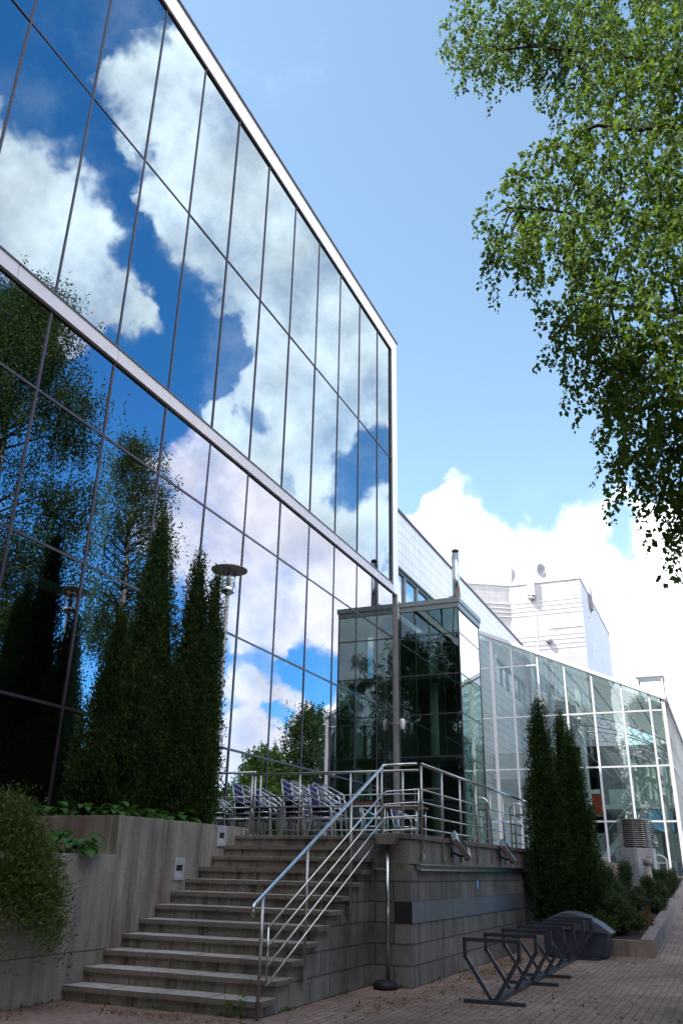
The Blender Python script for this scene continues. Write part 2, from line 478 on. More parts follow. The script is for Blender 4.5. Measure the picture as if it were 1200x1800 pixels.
def leafmat(name, cols, trans=.35, rough=.45, spec=.35):
    t = NT(name)
    gi = t.N('ShaderNodeNewGeometry').outputs['Random Per Island']
    n = t.noise(.8, 3, .5, t.world_co())
    fac = t.math('ADD', t.math('MULTIPLY', gi, .7), t.math('MULTIPLY', n, .3))
    k = len(cols)
    c = t.ramp(fac, [(.1 + .8 * i / (k - 1), cc) for i, cc in enumerate(cols)])
    t.set(c, rough, 0, spec=spec)
    tr = t.N('ShaderNodeBsdfTranslucent')
    t.L(t.mix(1.0, c, (1.5, 1.5, .7), 'MULTIPLY'), tr.inputs[0])
    mx = t.N('ShaderNodeMixShader'); mx.inputs[0].default_value = trans
    t.L(t.b.outputs[0], mx.inputs[1]); t.L(tr.outputs[0], mx.inputs[2]); t.L(mx.outputs[0], t.out.inputs[0])
    return t.m

M = {}
M['cladding'] = paint('lavender_grey_cladding', (.92, .84, .83), .38, .0, .04, 2, .5)
M['cladding_band'] = paint('dimmed_lavender_cladding', (.60, .54, .55), .38, .0, .04, 2, .5)  # same cladding darkened, the band's weaker light put into its colour
M['post_grey'] = paint('grey_post', (.24, .225, .24), .45, .1)
M['pole'] = paint('pale_grey_pole', (.46, .44, .43), .45, .1)
M['cap'] = paint('dark_metal_cap', (.10, .09, .095), .4, .5)
M['mullion'] = paint('dark_mullion', (.055, .045, .06), .4, .3)
M['soffit'] = paint('brown_soffit', (.09, .078, .07), .6)
M['glass_up'] = glass('mirror_blue_glass', (.28, .345, .38), .80, .98, (.004, .012, .02), False)
M['glass_low'] = glass('clear_green_grey_glass', (.44, .45, .51), .60, .97, (.40, .55, .47), True)
M['glass_annexe'] = glass('dark_green_glass', (.40, .52, .50), .36, .95, (.30, .42, .36), True, wav=.004, wscale=1.4)
M['glass_house'] = glass('pale_green_glass', (.86, .92, .92), .19, .9, (.56, .64, .63), True, wav=.004, wscale=.9)
M['glass_clear'] = glass('clear_glass', (1, 1, 1), .06, .9, (.92, .95, .95), True, wav=0)
M['glass_white'] = glass('sky_white_window_glass', (.62, .62, .66), .6, .97, (.3, .32, .36), False)
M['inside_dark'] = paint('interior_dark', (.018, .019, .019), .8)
M['inside_col'] = paint('interior_column_green_grey', (.62, .70, .66), .6)
M['inside_floor'] = paint('interior_slab', (.16, .17, .16), .7)
M['white_metal'] = paint('white_painted_metal', (.58, .58, .60), .4, 0, .05)
M['roof_green'] = paint('weathered_green_grey_metal', (.22, .25, .245), .5, .2, .1)
M['tile_wing'] = brickmat('white_wall_tile', (.84, .80, .82), (.79, .76, .79), (.42, .40, .44), .46, .46, .022, 0, .4, .08, spec=.45, bumpd=.004)
M['siding'] = brickmat('white_siding', (.47, .45, .465), (.45, .43, .455), (.60, .58, .62), 2.4, .34, .012, 0, .5, .12, spec=.4, bumpd=.006, streak=.16)
M['ledge'] = paint('pale_ledge', (.62, .60, .62), .5, 0, .05)
M['white'] = paint('white_paint', (.8, .8, .8), .5, 0, .05)
M['steel'] = steel('brushed_steel')
M['steel_dark'] = steel('dull_steel', (.42, .40, .38), .35)
M['alu'] = steel('chair_aluminium', (.60, .61, .63), .34)
M['lamp_disc'] = paint('weathered_lamp_hat', (.42, .39, .36), .5, .4)
M['concrete'] = concrete('stained_concrete', (.27, .245, .205), (.075, .06, .048))
M['concrete_low'] = concrete('stained_concrete_low', (.25, .235, .208), (.085, .073, .058), streak=.5)
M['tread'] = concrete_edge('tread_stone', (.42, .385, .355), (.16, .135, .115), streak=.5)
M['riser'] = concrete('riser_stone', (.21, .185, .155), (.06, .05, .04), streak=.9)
M['parapet'] = concrete('parapet_stone', (.23, .21, .19), (.08, .07, .062), streak=.6)
M['block'] = brickmat('grey_block', (.225, .21, .20), (.18, .168, .16), (.085, .078, .072), .62, .2885, .012, .5, .85, .5, streak=.6)
M['band'] = brickmat('slate_blue_panel', (.135, .133, .155), (.115, .115, .137), (.03, .03, .035), 1.55, 3, .012, 0, .45, .3, spec=.5)
M['black'] = paint('black_rubber', (.012, .012, .013), .6)
M['rack'] = paint('slate_blue_powder_coat', (.032, .035, .05), .4, .1, .15, 8, .5)
M['bin'] = paint('dark_blue_plastic', (.028, .032, .06), .45, 0, .2, 5, .5)
M['bin_lid'] = paint('grey_blue_plastic_lid', (.07, .08, .105), .4, 0, .15, 5, .5)
M['weave'] = brickmat('blue_woven_plastic', (.032, .036, .15), (.042, .048, .19), (.012, .012, .05), .03, .012, .003, .5, .6, 0, spec=.12)
M['wood'] = paint('brown_table_wood', (.15, .055, .03), .5, 0, .25, 12)
M['soil'] = concrete('dark_soil', (.055, .042, .03), (.03, .022, .016))
M['kerb'] = concrete('reddish_kerb_stone', (.30, .235, .21), (.12, .09, .08))
M['bollard'] = concrete('pale_concrete_post', (.45, .42, .38), (.2, .18, .15))
M['cabinet'] = concrete('grey_cabinet', (.36, .36, .39), (.2, .19, .2), streak=.4)
M['sign_blue'] = paint('sign_blue', (.03, .13, .42), .4)
M['red_panel'] = paint('red_panel', (.42, .07, .03), .5)
M['blue_panel'] = paint('blue_panel', (.14, .30, .45), .5)
M['bark'] = concrete('dark_bark', (.075, .06, .05), (.02, .017, .015))
M['birch_bark'] = concrete('birch_bark', (.42, .40, .37), (.05, .045, .04))
M['thuja'] = leafmat('thuja_spray', [(.015, .034, .011), (.034, .064, .020), (.075, .115, .034)], .22, .7, .08)
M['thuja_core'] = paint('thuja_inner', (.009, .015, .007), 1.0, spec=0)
M['birch'] = leafmat('birch_leaf', [(.05, .095, .02), (.09, .155, .034), (.15, .22, .06)], .45, .5, .2)
M['far_leaf'] = leafmat('far_leaf', [(.02, .045, .015), (.042, .078, .022), (.075, .12, .036)], .3, .6, .2)
M['bright_leaf'] = leafmat('bright_leaf', [(.05, .11, .02), (.08, .16, .03), (.12, .2, .04)], .35, .5, .3)
M['bush'] = leafmat('bush_leaf', [(.03, .055, .012), (.065, .10, .018), (.12, .16, .03)], .3, .5, .3)
M['hosta'] = leafmat('hosta_leaf', [(.03, .09, .02), (.05, .13, .03), (.07, .16, .04)], .3, .4, .45)
M['pine'] = leafmat('pine_needle', [(.026, .044, .018), (.055, .085, .033), (.10, .13, .055)], .15, .6, .2)
M['litter'] = leafmat('dry_leaf', [(.10, .045, .02), (.16, .08, .03), (.24, .14, .06), (.06, .03, .015)], .1, .8, .1)

def paving():
    t = NT('brick_paving')
    p = t.world_co()
    b = t.N('ShaderNodeTexBrick'); b.offset = .5
    wv = t.N('ShaderNodeVectorMath', operation='ADD')
    nz = t.N('ShaderNodeTexNoise'); nz.inputs['Scale'].default_value = 2.5; t.L(p, nz.inputs['Vector'])
    sc_ = t.N('ShaderNodeVectorMath', operation='SCALE'); sc_.inputs['Scale'].default_value = .05
    t.L(nz.outputs['Color'], sc_.inputs[0]); t.L(p, wv.inputs[0]); t.L(sc_.outputs[0], wv.inputs[1])
    mp = t.N('ShaderNodeMapping'); mp.inputs['Rotation'].default_value = (0, 0, R(90)); t.L(wv.outputs[0], mp.inputs['Vector'])
    t.L(mp.outputs[0], b.inputs['Vector'])
    b.inputs['Scale'].default_value = 1; b.inputs['Brick Width'].default_value = .21; b.inputs['Row Height'].default_value = .105
    b.inputs['Mortar Size'].default_value = .009; b.inputs['Mortar Smooth'].default_value = .4
    b.inputs['Color1'].default_value = (.35, .262, .222, 1); b.inputs['Color2'].default_value = (.275, .20, .168, 1); b.inputs['Mortar'].default_value = (.19, .148, .127, 1)
    g = t.ramp(t.noise(.45, 8, .65, p), [(.32, (.5, .46, .42)), (.66, (1.2, 1.14, 1.1))])
    c = t.mix(1.0, b.outputs['Color'], g, 'MULTIPLY')
    moss = t.ramp(t.noise(1.6, 6, .7, p), [(.58, (0, 0, 0)), (.72, (1, 1, 1))])
    c = t.mix(t.math('MULTIPLY', moss, .4), c, (.10, .085, .04))
    vo = t.N('ShaderNodeTexVoronoi'); vo.inputs['Scale'].default_value = 7.5; vo.inputs['Randomness'].default_value = .85; t.L(p, vo.inputs['Vector'])
    dots = t.ramp(vo.outputs['Distance'], [(.10, (.45, .4, .36)), (.30, (1, 1, 1))])
    c = t.mix(.8, c, dots, 'MULTIPLY')
    f = t.ramp(t.noise(60, 4, .7, p), [(.3, (.7,) * 3), (.65, (1.12,) * 3)])
    c = t.mix(1.0, c, f, 'MULTIPLY')
    h = t.math('SUBTRACT', t.math('MULTIPLY', t.noise(45, 4, .6, p), .4), b.outputs['Fac'])
    return t.set(c, .85, 0, t.bump(h, .8, .01), spec=.25)
M['paving'] = paving()

# ================================================================== ground
def ground():
    ys = [-80, -20, 0, 6, 12, 17, 20, 26, 32, 38, 44, 50, 70, 140, 400]
    def gz(y):
        return 0 if y < 20 else min(1.4, .0567 * (y - 20))
    m = MB()
    xs = [-150, -60, -12, -8, -4, 0, 6, 20, 60, 200]
    vs = [(x, y, gz(y)) for y in ys for x in xs]
    n = len(xs)
    m.add(vs, [(j * n + i, j * n + i + 1, (j + 1) * n + i + 1, (j + 1) * n + i) for j in range(len(ys) - 1) for i in range(n - 1)])
    tag(m.build('paved_ground', M['paving']), kind='structure')
ground()
def gz(y):
    return 0 if y < 20 else min(1.4, .0567 * (y - 20))

# ================================================================== the glass building
XG = -11.08
S_ = 11.08 / 11.0
def sy(y): return y * S_
def sz(z): return 1.6 + (z - 1.6) * S_
YE = 30.65
bld = thing('glass_office_building', 'tall glass building whose mirror facade reflects blue sky and clouds', 'building', (-11, 15, 0))
ycol = [sy(8.18 + 2.003 * k) for k in range(-4, 11)] + [sy(29.95)]
zu = [12.28, sz(17.84), 23.62]
zl = [2.3, sz(4.27), sz(7.1), sz(10.0), 11.95]
def pane(name, y0, y1, z0, z1, mat_):
    e = [random.uniform(-.0035, .0035) for _ in range(3)]
    m = MB()
    c = (e[0], e[1], e[0] + e[2], e[1] + e[2])
    m.quad((XG + c[0], y0, z0), (XG + c[1], y1, z0), (XG + c[3], y1, z1), (XG + c[2], y0, z1))
    m.build(name, mat_, bld)
for k in range(len(ycol) - 1):
    y0, y1 = ycol[k], ycol[k + 1]
    for a in range(2):
        pane('glass_pane', y0 + .02, y1 - .02, zu[a] + .02, zu[a + 1] - .02, M['glass_up'])
    for a in range(4):
        pane('glass_pane', y0 + .03, y1 - .03, zl[a] + .03, zl[a + 1] - .03, M['glass_low'])
for y in ycol[:-1]:
    MB().box(XG - .06, XG + .025, y - .021, y + .021, zu[0], zu[2]).build('mullion', M['mullion'], bld)
    MB().box(XG - .09, XG + .018, y - .027, y + .027, zl[0], zl[4]).build('mullion', M['mullion'], bld)
MB().box(XG - .05, XG + .02, ycol[0], ycol[-1], zu[1] - .022, zu[1] + .022).build('transom', M['mullion'], bld)
for z in zl[1:4]:
    MB().box(XG - .08, XG + .014, ycol[0], ycol[-1], z - .027, z + .027).build('transom', M['mullion'], bld)
MB().box(XG - .1, XG + .06, ycol[0], YE - .2, 2.08, 2.3).build('sill', M['mullion'], bld)
# fascias made of long metal sheets with open joints
def sheets(y0, y1, z0, z1, first, step):
    m = MB(); ys = [y0]
    y = first
    while y < y1 - .3:
        if y > y0 + .2: ys.append(y)
        y += step
    ys.append(y1)
    for a, b in zip(ys[:-1], ys[1:]):
        m.box(-11.45, -11.0, a + .007, b - .007, z0, z1)
    return m
sheets(-24, YE, 23.58, 24.24, -21.6, 3.08).build('roof_fascia', M['cladding'], bld)
MB().box(-11.6, -10.94, -24.05, YE + .06, 24.24, 24.30).build('roof_cap', M['cap'], bld)
sheets(-24, YE - .62, 11.92, 12.24, -21.6, 3.08).build('floor_band', M['cladding_band'], bld)
MB().box(-11.4, -10.975, -24, YE - .62, 12.24, 12.275).build('floor_band_cap', M['cap'], bld)
MB().box(-11.42, -11.03, -24, YE - .62, 11.885, 11.917).build('floor_band_drip', M['soffit'], bld)
MB().box(-11.42, -11.03, -24, YE - .62, 23.545, 23.577).build('roof_soffit', M['soffit'], bld)
m = MB(); m.box(-11.45, -11.0, YE - .6, YE, 11.92, 23.575); m.build('corner_column', M['cladding'], bld)
MB().box(-11.3, -11.02, YE - .19, YE - .02, 2.1, 11.915).build('corner_post', M['post_grey'], bld)
MB().box(-11.05, -11.003, YE - .665, YE - .605, 12.29, 23.54).build('column_reveal', M['cap'], bld)
# body behind the glass
m = MB()
m.box(-32, -11.5, -24, YE - .1, 23.7, 24.2)
m.box(-32, -31.6, -24, YE - .1, 0, 23.69)
m.box(-31.59, -11.5, -24, -23.7, 0, 23.69)
m.box(-31.59, -11.46, YE - .55, YE - .15, 0, 23.69)
m.build('back_walls', M['inside_floor'], bld)
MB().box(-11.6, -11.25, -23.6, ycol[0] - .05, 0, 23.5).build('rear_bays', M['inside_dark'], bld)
m = MB(); m.box(-31.5, -11.45, ycol[0], YE - .6, 11.95, 12.22); m.build('floor_slab', M['inside_floor'], bld)
m = MB(); m.box(-31.5, -12.6, ycol[0], YE - .6, 6.95, 7.2); m.build('floor_slab', M['inside_floor'], bld)
m = MB(); m.box(-31.5, -11.45, ycol[0], YE - .6, 1.9, 2.12); m.build('floor_slab', M['inside_floor'], bld)
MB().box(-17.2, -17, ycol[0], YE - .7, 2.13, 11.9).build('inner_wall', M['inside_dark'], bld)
for k in range(1, 14, 2):
    y = ycol[k] - .62
    MB().tube([(-12.1, y, 2.13), (-12.1, y, 11.94)], .2, 16).build('column', M['inside_col'], bld)

# ================================================================== entrance annexe of dark glass
XA, YA = -8.52, 30.66
ann = thing('glass_annexe', 'dark green glass annexe with flat grey roof beside the facade corner', 'annexe', (-9.6, 32, 2.13))
za = [2.15, 4.0, 5.53, 7.09, 8.6, 10.18, 11.2]
for a in range(6):
    m = MB(); m.quad((-10.98, YA, za[a] + .02), (XA, YA, za[a] + .02), (XA, YA, za[a + 1] - .02), (-10.98, YA, za[a + 1] - .02)); m.build('front_pane', M['glass_annexe'], ann)
    m = MB(); m.quad((XA, YA, za[a] + .02), (XA, YA + 3, za[a] + .02), (XA, YA + 3, za[a + 1] - .02), (XA, YA, za[a + 1] - .02)); m.build('side_pane', M['glass_white'] if a > 3 else M['glass_annexe'], ann)
for z in za[1:6]:
    m = MB(); m.box(-10.98, XA + .012, YA - .012, YA + .05, z - .022, z + .022); m.box(XA - .04, XA + .012, YA + .051, YA + 3, z - .022, z + .022); m.build('transom', M['mullion'], ann)
MB().box(XA - .05, XA + .014, YA + 2.98, YA + 3.05, 2.14, 11.2).build('mullion', M['mullion'], ann)
MB().box(XA - .035, XA + .016, YA - .016, YA + .03, 2.14, 11.2).build('corner_mullion', M['mullion'], ann)
m = MB(); m.box(-11.0, XA + .03, YA - .03, YA + 3.2, 11.2, 11.40); m.box(-11.0, XA + .07, YA - .07, YA + 3.25, 11.405, 11.60); m.build('roof', M['roof_green'], ann)
MB().box(XA - .02, XA + .05, YA + .1, YA + 3.1, 11.13, 11.196).build('eaves_shadow_gap', M['cap'], ann)
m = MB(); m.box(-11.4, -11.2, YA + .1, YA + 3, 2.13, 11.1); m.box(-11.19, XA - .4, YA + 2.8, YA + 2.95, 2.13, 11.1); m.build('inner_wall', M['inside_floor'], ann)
for z in (5.4, 8.5): MB().box(-11.15, XA - .25, YA + .3, YA + 2.78, z, z + .2).build('inner_floor', M['inside_floor'], ann)
MB().tube([(-10.0, YA + 1.2, 2.13), (-10.0, YA + 1.2, 11.1)], .18, 14).build('column', M['inside_col'], ann)
m = MB(); x = -9.85
for x0, x1 in ((-10.45, -10.40), (-9.45, -9.40)): m.box(x0, x1, YA - .03, YA + .03, 2.15, 4.35)
m.box(-10.45, -9.40, YA - .032, YA + .032, 4.351, 4.42); m.build('door_frame', M['steel_dark'], ann)

cam_ = thing('security_camera', 'small beige security camera on the corner post beside dark glass', 'camera', (-10.95, 30.4, 6.75))
MB().beam((-10.99, 30.4, 6.78), (-10.75, 30.3, 6.78), .06, .06).build('bracket', M['ledge'], cam_)
MB().lathe([(.07, -.22), (.10, -.2), (.11, .1), (.09, .16), (.02, .2)], 14, (-10.75, 30.25, 6.72)).build('housing', M['ledge'], cam_)

# ================================================================== tiled wing behind
wing = thing('tiled_wing', 'long white tiled wing with a window strip behind the glass building', 'building', (-11.3, 44, 0))
XW = -11.3
m = MB()
m.box(XW - .3, XW, YE + .03, 58.2, 13.55, 16.1)
m.box(XW - .3, XW, 39.2, 58.2, 0, 13.549)
m.box(XW - .3, XW, YE + .03, 39.19, 0, 11.9)
m.build('wall', M['tile_wing'], wing)
MB().box(XW - .45, XW + .08, YE + .03, 58.2, 16.1, 16.19).build('coping', M['cap'], wing)
MB().box(XW - 18, XW - .46, YE + .03, 58.2, 15.9, 16.05).build('roof', M['roof_green'], wing)
MB().box(XW - .26, XW + .05, YE + .1, 39.1, 13.46, 13.54).build('window_head', M['roof_green'], wing)
y = YE + .25
for i in range(5):
    f = MB()
    for a, b in ((y, y + .09), (y + 1.53, y + 1.62)): f.box(XW - .2, XW - .06, a, b, 11.95, 13.45)
    f.box(XW - .2, XW - .061, y + .091, y + 1.529, 13.36, 13.45); f.box(XW - .2, XW - .061, y + .091, y + 1.529, 11.95, 12.03)
    fo = f.build('window', M['roof_green'], wing)
    q = MB(); q.quad((XW - .14, y + .09, 12.03), (XW - .14, y + 1.53, 12.03), (XW - .14, y + 1.53, 13.36), (XW - .14, y + .09, 13.36)); q.build('pane', M['glass_white'], fo)
    y += 1.66

# ================================================================== white tower
tow = thing('white_tower_block', 'tall white clad tower block in sunlight with satellite dishes on top', 'building', (-11, 62, 0))
pl = [(-15.4, 58.3), (-12.67, 60), (-7.4, 60), (-7.4, 77), (-24, 77), (-24, 58.3)]
MB().prism(pl, 'z', 0, 21.6).build('wall', M['siding'], tow)
pc = [(-15.43, 58.22), (-12.65, 59.93), (-7.33, 59.93), (-7.33, 77.07), (-24.07, 77.07), (-24.07, 58.22)]
MB().prism(pc, 'z', 21.6, 21.74).build('roof_coping', M['ledge'], tow)
for g in (19.15, 16.55):
    for i in range(4):
        z = g + i * .33
        m = MB()
        m.prism([(-15.35, 58.25), (-12.62, 59.95), (-12.67, 59.999), (-15.38, 58.309)], 'z', z, z + .07)
        m.box(-12.6, -7.42, 59.972, 59.999, z, z + .07)
        m.build('ledge', M['ledge'], tow)
MB().box(-10.85, -10.75, 59.95, 59.999, 16.0, 19.1).build('cable_duct', M['ledge'], tow)
MB().box(-9.9, -7.5, 59.96, 59.999, 18.02, 18.14).build('patch_strip', M['ledge'], tow)
# worn paint marks on the side wall
m = MB()
for i in range(26):
    yy = 62 + abs(random.gauss(0, 4)); zz = 19.6 - (yy - 62) * .45 + random.uniform(-2.2, .8)
    if yy < 76: m.box(-7.399, -7.388, yy, yy + random.uniform(.2, .6), zz, zz + random.uniform(.1, .35))
m.build('worn_mark', M['ledge'], tow)
def dish(name, label, c, rz, r_):
    t = thing(name, label, 'satellite dish', c, rz, 'satellite dishes on the white tower')
    prof = [(.02, 0), (r_ * .4, .045 * r_ / .5), (r_ * .75, .15 * r_ / .5), (r_, .28 * r_ / .5), (r_ * 1.0, .31 * r_ / .5), (r_ * .74, .19 * r_ / .5), (r_ * .38, .08 * r_ / .5), (.02, .04)]
    m = MB(); m.lathe(prof, 28, (0, 0, 0), axis='x'); m.v = [(a, b, cc + 1.15) for a, b, cc in m.v]
    m.build('reflector', M['cabinet'], t, local=True)
    MB().tube([(-.12, 0, 0), (-.12, 0, 1.2)], .06, 10).build('mast', M['ledge'], t, local=True)
    m = MB(); m.tube([(.1, 0, .5), (.75, 0, 1.1)], .025, 6); m.lathe([(.06, 0), (.06, .15)], 8, (.72, 0, 1.08)); m.build('feed_arm', M['ledge'], t, local=True)
    return t
dish('satellite_dish', 'larger white satellite dish with drum mount on the tower roof', (-12.3, 61.2, 21.7), R(200), .66)
dish('satellite_dish', 'narrow sideways satellite dish above the hanging box on the tower', (-10.55, 61.0, 21.7), R(-25), .6)
t = thing('junction_box', 'white hanging box with small fan below on the tower front', 'box', (-10.95, 59.7, 20.2))
MB().box(-11.2, -10.7, 59.55, 59.99, 20.6, 22.1).build('case', M['white'], t, bevel=.02)
MB().lathe([(.2, 0), (.26, .08), (.2, .3)], 12, (-10.95, 59.75, 20.28)).build('fan', M['steel_dark'], t)
t = thing('wall_lamp', 'small round grey lamp on the sunlit tower wall', 'lamp', (-9.95, 59.8, 17.1))
MB().lathe([(.05, -.2), (.22, -.14), (.24, .1), (.1, .2)], 14, (-9.95, 59.8, 17.1)).build('lamp_housing', M['cabinet'], t)
t = thing('antenna_panel', 'pale flat antenna panel on the tower roof edge', 'antenna', (-7.2, 64.5, 20.4))
MB().box(-7.36, -7.12, 64.2, 64.6, 20.4, 22.2).build('panel', M['cabinet'], t, bevel=.03)
MB().tube([(-7.3, 64.4, 20.2), (-7.3, 64.4, 22.6)], .05, 8).build('mast', M['steel_dark'], t)

fl = thing('steel_flue', 'shiny steel chimney flue standing on the annexe roof', 'chimney', (-9.2, 33, 11.62))
MB().tube([(-9.2, 33, 12.2), (-9.2, 33, 14.35)], .155, 20).build('pipe', M['steel'], fl)
m = MB(); m.lathe([(.10, 14.35), (.10, 14.4), (.16, 14.42), (.16, 14.5), (.1, 14.55)], 18, (-9.2, 33, 0)); m.build('cap', M['mullion'], fl)
m = MB(); m.lathe([(.2, 11.62), (.2, 12.0), (.17, 12.1), (.19, 12.25)], 18, (-9.2, 33, 0)); m.box(-9.5, -9.36, 32.8, 33.0, 11.63, 12.4); m.tube([(-9.35, 33, 11.7), (-9.35, 33, 14.3)], .03, 6); m.build('base', M['steel_dark'], fl)

# ================================================================== greenhouse
YG = 44.0
gh = thing('glass_winter_garden', 'large pale winter garden of clear glass with sloping white framed roof', 'greenhouse', (-6.5, 51, 1.4))
XR = -2.05
gx = [-11.2, -10.45, -9.38, -8.02, -6.68, -5.35, -3.96, -2.67, XR]
def zr(x): return 9.63 + .4545 * (XR - x)
gzr = [1.55, 3.95, 6.46, 9.08]
for i in range(len(gx) - 1):
    x0, x1 = gx[i] + .02, gx[i + 1] - .02
    edges = gzr + ([11.75] if i < 3 else [])
    for j, z0 in enumerate(edges):
        m = MB()
        if j + 1 < len(edges): top0 = top1 = edges[j + 1]
        else: top0, top1 = zr(x0), zr(x1)
        m.quad((x0, YG, z0), (x1, YG, z0), (x1, YG, top1 - .03), (x0, YG, top0 - .03)); m.build('front_pane', M['glass_house'], gh)
for i, x in enumerate(gx):
    wd = .05 if 1 < i < len(gx) - 1 else .085
    MB().box(x - wd, x + wd, YG - .07, YG + .08, 1.4, zr(x) - .04).build('post', M['white_metal'], gh)
for z in gzr[1:]:
    MB().box(gx[0], XR - .09, YG - .045, YG + .05, z - .04, z + .04).build('transom', M['white_metal'], gh)
MB().box(gx[0], gx[3], YG - .045, YG + .05, 11.71, 11.79).build('transom', M['white_metal'], gh)
MB().box(gx[0], XR, YG - .12, YG + .2, 1.3, 1.54).build('plinth', M['cabinet'], gh)
MB().beam((-11.25, YG - .02, zr(-11.25) + .06), (XR + .15, YG - .02, zr(XR + .15) + .06), .3, .18).build('verge', M['white_metal'], gh)
YB = 60.0
nb = 11
for k in range(nb):
    y0 = YG + .1 + (YB - YG) / nb * k; y1 = YG + (YB - YG) / nb * (k + 1)
    for z0, z1 in ((1.55, 6.4), (6.5, 9.5)):
        m = MB(); m.quad((XR, y0 + .05, z0), (XR, y1 - .05, z0), (XR, y1 - .05, z1), (XR, y0 + .05, z1)); m.build('side_pane', M['glass_house'], gh)
    MB().box(XR - .12, XR + .14, y1 - .05, y1 + .05, 1.4, 9.6).build('side_post', M['white_metal'], gh)
    m = MB(); m.quad((-11.2, y0, zr(-11.2)), (XR, y0, zr(XR)), (XR, y1, zr(XR)), (-11.2, y1, zr(-11.2))); m.build('roof_pane', M['glass_house'], gh)
    MB().beam((-11.2, y1, zr(-11.2) - .14), (XR, y1, zr(XR) - .14), .08, .2).build('rafter', M['white_metal'], gh)
for i in range(0, 9):
    x = -11.0 + i * 1.1
    MB().beam((x, YG + .1, zr(x) - .31), (x, YB, zr(x) - .31), .06, .1).build('purlin', M['white_metal'], gh)
MB().box(XR - .15, XR + .22, YG, YB, 9.5, 9.74).build('eaves_gutter', M['white_metal'], gh)
MB().box(XR - .05, XR + .08, YG + .1, YB, 6.4, 6.5).build('transom', M['white_metal'], gh)
# inside
MB().box(-11.25, XR - .1, YG + .2, YB, 1.3, 1.42).build('inner_floor', M['inside_col'], gh)
m = MB(); m.box(-11.28, XR, YB, YB + .2, 1.4, 9.6); m.build('back_wall', M['cabinet'], gh)
m = MB()
for i in range(5):
    for zz in (2.4, 5.1):
        m.box(-10.4 + i * 1.75, -9.2 + i * 1.75, YB - .06, YB - .002, zz, zz + 1.7)
m.build('inner_window', M['inside_col'], gh)
m = MB(); m.box(-11.2, -8.1, YG + 2.0, YB - .1, 6.2, 6.5); m.box(-8.09, XR - .4, YB - 4, YB - .1, 5.3, 5.55); m.build('gallery_floor', M['white'], gh)
m = MB(); m.box(-11.2, -9.4, YG + 2.6, YG + 3, 6.51, 7.6); m.build('gallery_wall', M['white'], gh)
m = MB()
m.tube([(-8.15, YG + 2.05, 7.5), (-8.15, YB - 4, 7.5)], .03, 6); m.tube([(-11.2, YG + 2.05, 7.5), (-8.15, YG + 2.05, 7.5)], .03, 6)
for i in range(22): m.tube([(-11.15 + i * .14, YG + 2.05, 6.5), (-11.15 + i * .14, YG + 2.05, 7.5)], .012, 5)
for i in range(40): m.tube([(-8.15, YG + 2.2 + i * .2, 6.5), (-8.15, YG + 2.2 + i * .2, 7.5)], .012, 5)
m.build('gallery_railing', M['white_metal'], gh)
for (x, y) in ((-9.0, YG + 3.2), (-9.0, YG + 9), (-5.2, YB - 4.2), (-3.2, YB - 4.2), (-6.9, YG + 6)):
    MB().tube([(x, y, 1.42), (x, y, zr(x) - .35)], .19, 14).build('column', M['white_metal'], gh)
m = MB()
for i in range(14):
    m.box(-7.6 + i * .28, -7.33 + i * .28, YG + 7.0, YG + 8.3, 1.5 + i * .27, 1.62 + i * .27)
m.beam((-7.5, YG + 7.0, 1.45), (-3.7, YG + 7.0, 5.2), .08, .3); m.tube([(-7.5, YG + 7.0, 2.5), (-3.7, YG + 7.0, 6.3)], .03, 6)
m.build('staircase', M['white_metal'], gh)
m = MB()
for s in (0, 1):
    pts = [(-7.6 + 5.3 * u, YG + 4.5 + 6 * s, 9.0 + .0 * u - (.9 * (u - .5) ** 2) * 2 - 1.6 * u + 1.2) for u in np.linspace(0, 1, 11)]
    m.tube(pts, .05, 6); pts2 = [(p[0], p[1], p[2] - .5) for p in pts]; m.tube(pts2, .05, 6)
    for a, b in zip(pts[:-1], pts2[1:]): m.tube([a, b], .025, 5)
    for a, b in zip(pts2[:-1], pts[1:]): m.tube([a, b], .025, 5)
m.build('roof_truss', M['white_metal'], gh)
MB().box(-6.35, -5.75, YG + 3.4, YG + 3.46, 4.5, 5.5).build('red_banner', M['red_panel'], gh)
MB().box(-5.1, -2.9, YB - 4.3, YB - 4.24, 4.0, 5.2).build('blue_screen', M['blue_panel'], gh)
MB().box(-4.4, -4.1, YG + 1.6, YG + 1.66, 2.2, 3.0).build('blue_poster', M['sign_blue'], gh)
m = MB()
for i in range(9): m.box(-5.3 + i * .33, -5.27 + i * .33, YB - 3.6, YB - 3.5, 5.56, 8.0)
m.box(-5.4, -2.3, YB - 3.49, YB - 3.3, 5.56, 8.05); m.build('slatted_screen', M['inside_col'], gh)

rv = thing('roof_lantern', 'small glass box with white frame on the winter garden roof', 'roof lantern', (-2.6, 46.4, 9.9))
m = MB()
for x in (-3.25, -2.05):
    for y in (46.0, 47.2): m.box(x - .045, x + .045, y - .045, y + .045, 9.7, 11.15)
m.box(-3.35, -1.95, 45.9, 47.3, 11.15, 11.24); m.build('frame', M['white_metal'], rv)
for q in (((-3.2, 46, 9.9), (-2.1, 46, 9.9), (-2.1, 46, 11.15), (-3.2, 46, 11.15)), ((-2.05, 46.05, 9.9), (-2.05, 47.15, 9.9), (-2.05, 47.15, 11.15), (-2.05, 46.05, 11.15)), ((-3.2, 47.2, 9.9), (-2.1, 47.2, 9.9), (-2.1, 47.2, 11.15), (-3.2, 47.2, 11.15))):
    MB().quad(*q).build('pane', M['glass_clear'], rv)

